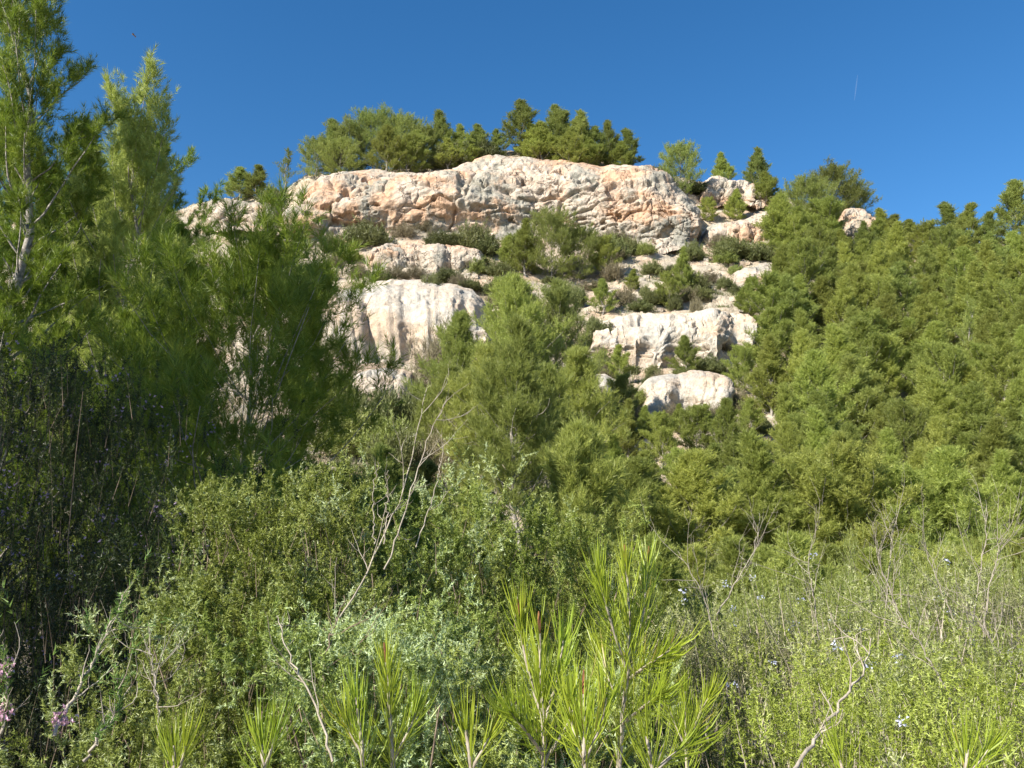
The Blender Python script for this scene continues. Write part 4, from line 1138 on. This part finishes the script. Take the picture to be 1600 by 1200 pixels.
# ---------------------------------------------------------------- thin stems and dry branches
def stem_thing(name, label, cat, pts, r, mat='pale_wood', side=6, sl_=0.25, leaf=None, seed=0, group=None, leafpart=None, sub=2):
    """pts: (px,py,Y) along the main stem"""
    rng = np.random.RandomState(seed)
    ysc = 0.86 if seed < 8 else 1.0
    P = np.array([at(a_, b_, c_ * ysc) for a_, b_, c_ in pts])
    n = 24; s = np.linspace(0, len(P) - 1, n)
    P = np.stack([np.interp(s, np.arange(len(P)), P[:, c]) for c in range(3)], -1)
    ker = np.array([1, 2, 3, 2, 1.]) / 9
    for c in range(3):
        P[2:-2, c] = np.convolve(P[:, c], ker, 'valid')
    P[1:] += rng.randn(n - 1, 3) * 0.003
    base = P[0].copy()
    root = empty(name, base)
    G = Geo(); G.tube(P - base, np.linspace(r, r * 0.3, n), 6)
    LP, LD, LLn = [], [], []
    for k in range(side):
        i = 4 + int((n - 7) * (k + rng.rand()) / side)
        sp = arc(P[i] - base, unit(P[i + 1] - P[i]) + rng.randn(3) * 0.5, sl_ * (0.5 + rng.rand()), 6, rng, 0.7, 0.3)
        G.tube(sp, np.linspace(r * 0.45, r * 0.12, 7), 5)
        for v in range(sub):
            s2 = arc(sp[2 + v], unit(sp[3] - sp[2]) + rng.randn(3) * 0.6, sl_ * 0.35, 4, rng, 0.5, 0.35)
            G.tube(s2, np.linspace(r * 0.25, r * 0.1, 5), 4)
        LP.append(sp[-2]); LD.append(unit(sp[-1] - sp[-2])); LLn.append(0.08)
    G.build('stem', M[mat], root, True)
    if leaf:
        F_ = Geo()
        for i in range(5, n - 1, 1):
            LP.append(P[i] - base); LD.append(unit(P[i + 1] - P[i])); LLn.append(np.linalg.norm(P[i + 1] - P[i]))
        needles(F_, np.array(LP), np.array(LD), np.array(LLn), leaf[1], leaf[2], leaf[3], rng, False, 0.9, 0.5)
        F_.build('leaves', M[leaf[0]], root)
    tag(root, label, cat, group)
    return root, P
DG = 'thin dry stems rising from the thicket'
stem_thing('dry_plant', 'long arching dry stem rising through the middle juniper to a leafy tip', 'stem',
    [(505, 1040, 2.9), (510, 1000, 3), (560, 920, 3.05), (600, 840, 3.1), (635, 760, 3.15), (655, 660, 3.2), (668, 600, 3.2), (700, 625, 3.2)][:-1], 0.0036, side=5, sl_=0.18, leaf=('rosemary', 5, 0.018, 0.004), seed=1, group=DG)
stem_thing('dry_plant', 'forked pale stem leaning right of the long arching one', 'stem',
    [(600, 890, 3.0), (625, 830, 3.05), (650, 740, 3.1), (680, 660, 3.1), (700, 620, 3.15)], 0.0028, side=6, sl_=0.16, seed=2, group=DG)
stem_thing('dry_plant', 'thin straight pale stem at the left of the stems rising from the juniper', 'stem',
    [(585, 850, 3.0), (583, 780, 3.0), (590, 722, 3.0)], 0.0022, side=2, sl_=0.1, seed=3, group=DG)
stem_thing('dry_plant', 'slim pale stem between the straight one and the forked one', 'stem',
    [(600, 850, 3.05), (605, 790, 3.05), (605, 735, 3.05)], 0.0022, side=2, sl_=0.1, seed=4, group=DG)
stem_thing('dry_plant', 'pale stem crossing the right juniper dome', 'stem',
    [(650, 855, 3.1), (670, 800, 3.12), (685, 740, 3.15), (688, 712, 3.2)], 0.0022, side=3, sl_=0.14, seed=5, group=DG)
stem_thing('dead_plant', 'grey dead stem running down the front juniper', 'stem',
    [(520, 1190, 2.3), (500, 1120, 2.35), (465, 1050, 2.4), (440, 990, 2.45), (432, 958, 2.5)], 0.003, side=5, sl_=0.14, seed=6)
stem_thing('dead_plant', 'brown forked stem in the juniper gap above the bottom shoots', 'stem',
    [(500, 1130, 2.55), (508, 1080, 2.6), (505, 1040, 2.6), (520, 985, 2.65), (540, 930, 2.7)], 0.0038, 'brown_wood', side=4, sl_=0.2, seed=7)
for q, (pts, sd, lab) in enumerate([
   ([(1120, 1010, 3.8), (1100, 930, 3.8), (1060, 860, 3.85), (1040, 870, 3.85)][:3], 11, 'pale dry stem bending left behind the tallest shoots'),
   ([(1120, 960, 3.9), (1150, 910, 3.9), (1180, 860, 3.9), (1188, 800, 3.9)], 12, 'long pale stem curving up right of the tallest shoots'),
   ([(1380, 1000, 3.9), (1385, 930, 3.9), (1392, 860, 3.9), (1395, 815, 3.9)], 13, 'upright pale dead stem in the middle of the right thicket'),
   ([(1410, 980, 3.9), (1390, 920, 3.9), (1370, 870, 3.9), (1372, 845, 3.9)], 14, 'dead stem leaning left beside the upright one'),
   ([(1520, 980, 4.0), (1530, 900, 4.0), (1540, 840, 4.0), (1543, 790, 4.0)], 15, 'tallest pale dead stem near the right edge'),
   ([(1500, 990, 4.0), (1470, 920, 4.0), (1450, 870, 4.0), (1440, 845, 4.0)], 16, 'slanting dead stem left of the tallest one near the right edge'),
   ([(1540, 960, 4.0), (1550, 900, 4.0), (1562, 860, 4.0), (1555, 830, 4.0)], 17, 'hooked dead stem at the right edge thicket'),
   ([(1280, 1000, 3.9), (1270, 930, 3.9), (1262, 880, 3.9), (1268, 850, 3.9)], 18, 'thin pale stem left of the flowering rosemary'),
   ([(1480, 1080, 3.0), (1440, 1010, 3.0), (1405, 960, 3.0), (1390, 910, 3.0)], 19, 'long grey stem slanting through the front of the right thicket'),
   ([(1590, 1060, 3.1), (1555, 1010, 3.1), (1530, 970, 3.1), (1500, 940, 3.1)], 20, 'grey stem slanting down to the right edge'),
   ]):
    stem_thing('dead_plant', lab, 'stem', pts, 0.0032, 'grey_wood', side=8, sl_=0.24, seed=sd, group='dead stems in the right thicket', sub=3)
stem_thing('broken_branch', 'pale broken branch lying diagonally at the lower right', 'branch',
    [(1235, 1215, 1.7), (1270, 1160, 1.8), (1310, 1105, 1.85), (1350, 1050, 1.9), (1362, 1000, 1.95)], 0.0045, side=6, sl_=0.14, leaf=('pine_shoot', 2, 0.03, 0.002), seed=21)
stem_thing('heather_sprig', 'lit heather sprig with a pink flower cluster at its foot, lower left', 'sprig',
    [(85, 1150, 1.55), (110, 1095, 1.6), (140, 1045, 1.62), (160, 1000, 1.65), (185, 960, 1.65), (190, 930, 1.65)], 0.0035, side=8, sl_=0.06, leaf=('sprig', 16, 0.016, 0.0022), seed=22, group='lit sprigs at the lower left', sub=1)
stem_thing('heather_sprig', 'second lit heather sprig low beside the flowering one', 'sprig',
    [(130, 1190, 1.5), (160, 1140, 1.52), (185, 1110, 1.55), (190, 1060, 1.55)], 0.003, side=8, sl_=0.07, leaf=('sprig', 16, 0.016, 0.0022), seed=23, group='lit sprigs at the lower left', sub=1)
stem_thing('heather_sprig', 'heather sprig with pink bells on the left edge of the picture', 'sprig',
    [(-12, 1190, 1.5), (5, 1120, 1.5), (12, 1060, 1.5), (3, 1000, 1.5)], 0.003, side=9, sl_=0.08, leaf=('sprig', 16, 0.016, 0.0022), seed=24, group='lit sprigs at the lower left', sub=1)
stem_thing('dry_twig_bush', 'brittle leafless twig bush in the shade left of the front juniper', 'twig bush',
    [(248, 1150, 2.0), (246, 1090, 2.0), (240, 1040, 2.05), (225, 1000, 2.05)], 0.0025, 'grey_wood', side=10, sl_=0.14, seed=25, sub=3)
def bells(label, pts):
    rng = np.random.RandomState(9)
    P = np.array([at(*q) for q in pts]); b = P.mean(0)
    G = Geo(); flowers(G, P - b, np.zeros_like(P) + [0, 0, -.3], rng, 10, 0.0065, 0.0065)
    o = G.build('flower_cluster', M['pink']); o.location = b
    tag(o, label, 'flowers', 'pink heather flower clusters')
bells('pink flower cluster on the lit heather sprig', [(86, 1126, 1.56), (94, 1120, 1.57), (104, 1125, 1.57), (90, 1132, 1.56)])
bells('upper pink flower cluster on the left edge sprig', [(4, 1040, 1.5), (12, 1046, 1.5), (2, 1055, 1.5)])
bells('lower pink flower cluster on the left edge sprig', [(4, 1110, 1.5), (9, 1118, 1.5), (2, 1122, 1.5)])

# ---------------------------------------------------------------- foreground young pine shoots
def sapling(label, main, sides, seed, r=0.0045, NL=0.092, NW=0.0017, dens=760, spl=0.55):
    """main: pixel path of the leader; sides: list of pixel paths"""
    rng = np.random.RandomState(seed)
    def path(pts, n):
        P = np.array([at(*q) for q in pts]); s = np.linspace(0, len(P) - 1, n)
        P = np.stack([np.interp(s, np.arange(len(P)), P[:, c]) for c in range(3)], -1)
        for _ in range(2):
            P[1:-1] = (P[:-2] + P[1:-1] * 2 + P[2:]) / 4
        return P
    paths = [path(main, 16)] + [path(q, 10) for q in sides]
    base = paths[0][0].copy()
    root = empty('pine_sapling', base)
    for k, P in enumerate(paths):
        P = P - base; n = len(P)
        r_ = r if k == 0 else r * 0.6
        G = Geo(); G.tube(P, np.linspace(r_, r_ * 0.45, n), 7)
        G.build('stem' if k == 0 else 'side_shoot', M['pale_wood'], root, True)
        Ls = np.linalg.norm(np.diff(P, axis=0), axis=1); tot = Ls.sum(); m = int(dens * tot)
        s = (0.04 + 0.96 * rng.rand(m) ** 0.85) * (n - 1.001)
        i = s.astype(int); f = (s - i)[:, None]
        B = P[i] * (1 - f) + P[i + 1] * f; D = unit(P[i + 1] - P[i])
        rad = rng.randn(m, 3); rad = unit(rad - (rad * D).sum(-1, keepdims=True) * D)
        tipness = (s / (n - 1))[:, None]
        d = unit(D * (0.85 + 0.5 * tipness) + rad * spl * (1.25 - 0.6 * tipness) + np.array([0, 0, 0.12]))
        F_ = Geo(); d = unit(d + rng.randn(m, 3) * 0.10); F_.blades(B, d, NL * (0.7 + 0.45 * rng.rand(m)) * (1 - 0.25 * tipness[:, 0]), NW, rng, 0.18, rng.rand(m), 2)
        F_.build('needles', M['pine_shoot'], root)
        if (k == 0 and seed < 5) or (k == 1 and seed < 3):
            t = P[-1]; D = unit(P[-1] - P[-2]); G = Geo()
            z = np.linspace(0, 1, 6)
            G.tube(t + D * (z * 0.03)[:, None], 0.0021 * np.sin(np.pi * (0.15 + 0.8 * z)) + 0.0006, 7)
            G.build('bud', M['bud'], root, True)
    tag(root, label, 'pine sapling', 'young pine shoots in the foreground')
sapling('tallest foreground pine sapling with three upright shoots and a reddish bud', [(965, 1230, 1.35), (972, 1120, 1.35), (982, 1045, 1.36), (984, 960, 1.38), (978, 880, 1.4)],
    [[(984, 1045, 1.36), (1000, 990, 1.38), (1008, 930, 1.42), (1012, 880, 1.44)], [(980, 1050, 1.36), (960, 990, 1.34), (945, 940, 1.32), (935, 900, 1.32)],
     [(984, 1060, 1.36), (1010, 1040, 1.3), (1050, 1015, 1.26)], [(974, 1130, 1.35), (1010, 1100, 1.28), (1030, 1085, 1.25)], [(976, 1110, 1.35), (950, 1060, 1.4), (935, 1010, 1.45)]], 1)
sapling('broad foreground pine sapling left of the tallest, with an orange brown bud', [(850, 1230, 1.2), (850, 1150, 1.2), (846, 1080, 1.21), (843, 990, 1.22)],
    [[(850, 1130, 1.2), (830, 1070, 1.22), (815, 1000, 1.24), (812, 970, 1.24)], [(850, 1130, 1.2), (872, 1060, 1.22), (880, 1000, 1.24)], [(850, 1180, 1.2), (820, 1140, 1.15), (795, 1110, 1.12)],
     [(850, 1190, 1.2), (890, 1130, 1.2), (905, 1080, 1.2)]], 2)
sapling('lower foreground pine sapling between the two tall ones', [(915, 1240, 1.1), (912, 1160, 1.1), (912, 1085, 1.12)],
    [[(913, 1190, 1.1), (895, 1140, 1.12), (890, 1100, 1.12)], [(913, 1190, 1.1), (940, 1130, 1.1), (948, 1090, 1.1)]], 3)
sapling('slim foreground pine shoot in front of the middle juniper', [(615, 1230, 1.35), (612, 1160, 1.35), (608, 1090, 1.36), (603, 1035, 1.37)],
    [[(613, 1190, 1.35), (640, 1140, 1.35), (650, 1110, 1.36)]], 4, dens=800)
sapling('slender pine shoot just left of the slim one at the bottom', [(570, 1230, 1.3), (565, 1160, 1.3), (556, 1090, 1.32)], [[(567, 1180, 1.3), (550, 1150, 1.3), (540, 1130, 1.3)]], 5)
sapling('short pine shoot at the bottom below the left juniper', [(415, 1240, 1.25), (412, 1190, 1.25), (405, 1150, 1.26)], [[(413, 1200, 1.25), (425, 1170, 1.25), (430, 1145, 1.25)]], 6)
sapling('short pine shoot at the bottom beside the shaded corner', [(272, 1250, 1.25), (272, 1200, 1.25), (272, 1165, 1.26)], [[(272, 1220, 1.25), (285, 1190, 1.25), (290, 1165, 1.25)]], 7)
sapling('dark green pine sapling shaded behind the tallest one', [(1075, 1240, 1.9), (1072, 1160, 1.9), (1070, 1080, 1.9)], [[(1072, 1170, 1.9), (1050, 1120, 1.9), (1035, 1080, 1.9)], [(1072, 1170, 1.9), (1095, 1110, 1.9), (1110, 1085, 1.9)]], 8, dens=700)
sapling('low pine shoot at the bottom left of the broad sapling', [(740, 1240, 1.15), (735, 1190, 1.15), (728, 1140, 1.15)], [[(738, 1200, 1.15), (755, 1170, 1.15), (765, 1150, 1.15)]], 9, dens=700)
sapling('low pine shoot at the bottom edge under the right thicket', [(1320, 1250, 1.3), (1318, 1210, 1.3), (1312, 1180, 1.3)], [], 10)
sapling('low pine shoot at the bottom right corner', [(1505, 1250, 1.3), (1508, 1210, 1.3), (1512, 1170, 1.3)], [[(1506, 1220, 1.3), (1530, 1190, 1.3), (1545, 1170, 1.3)]], 11)
sapling('rosette-like pine shoot at the bottom right of the tallest sapling', [(1020, 1240, 1.1), (1018, 1200, 1.1), (1010, 1150, 1.1)], [[(1018, 1210, 1.1), (1050, 1180, 1.1), (1075, 1165, 1.1)]], 12, dens=700)

# ---------------------------------------------------------------- sky details: faint contrail, a bird
def contrail():
    m, n, l, out = newmat('contrail_vapour')
    p = n.new("ShaderNodeBsdfDiffuse"); p.inputs[0].default_value = (0.8, 0.8, 0.8, 1)
    t = n.new("ShaderNodeBsdfTransparent"); mx = n.new("ShaderNodeMixShader"); mx.inputs[0].default_value = 0.02
    l.new(t.outputs[0], mx.inputs[1]); l.new(p.outputs[0], mx.inputs[2]); l.new(mx.outputs[0], out.inputs[0])
    A, B = at(1335, 157, 6000), at(1340, 117, 6000)
    G = Geo(); s = np.linspace(0, 1, 12)[:, None]
    P = A + (B - A) * s
    G.tube(P - A, 5 * np.sin(np.pi * (0.08 + 0.84 * s[:, 0])), 8)
    o = G.build('contrail', m, None, True); o.location = A
    tag(o, 'faint short white contrail in the blue sky at the right', 'contrail')
contrail()
def bird():
    c = at(209, 55, 60); G = Geo()
    z = np.linspace(0, 1, 8)
    G.tube(np.stack([(z - .5) * 0.34, z * 0, (0.5 - z) * 0.18], -1), 0.035 * np.sin(np.pi * (0.05 + 0.9 * z)) ** 0.8 + 0.004, 8)
    for sgn in (-1, 1):
        V = np.array([[-.06, 0, .03], [.06, 0, -.03], [.10, sgn * .16, .02], [.02, sgn * .34, .0], [-.05, sgn * .16, .05]]); 
        V2 = V - [0, 0, .008]
        Q = np.array([[0, 1, 2, 4], [5, 9, 7, 6]]); T = np.array([[4, 2, 3], [9, 8, 7], [0, 4, 9], [0, 9, 5], [1, 6, 7], [1, 7, 2], [2, 7, 8], [2, 8, 3], [4, 3, 8], [4, 8, 9]])
        G.add(np.concatenate([V, V2]), T, Q)
    o = G.build('bird', M['cone']); o.location = c
    tag(o, 'tiny dark bird gliding in the sky above the left pines', 'bird')
bird()

for vs in VAR.values():
    for v in vs:
        if not v['used']:
            for o in v['kids'] + [v['root']]: bpy.data.objects.remove(o)
for vs in SH.values():
    for v in vs:
        if not v['used']: bpy.data.objects.remove(v['o'])
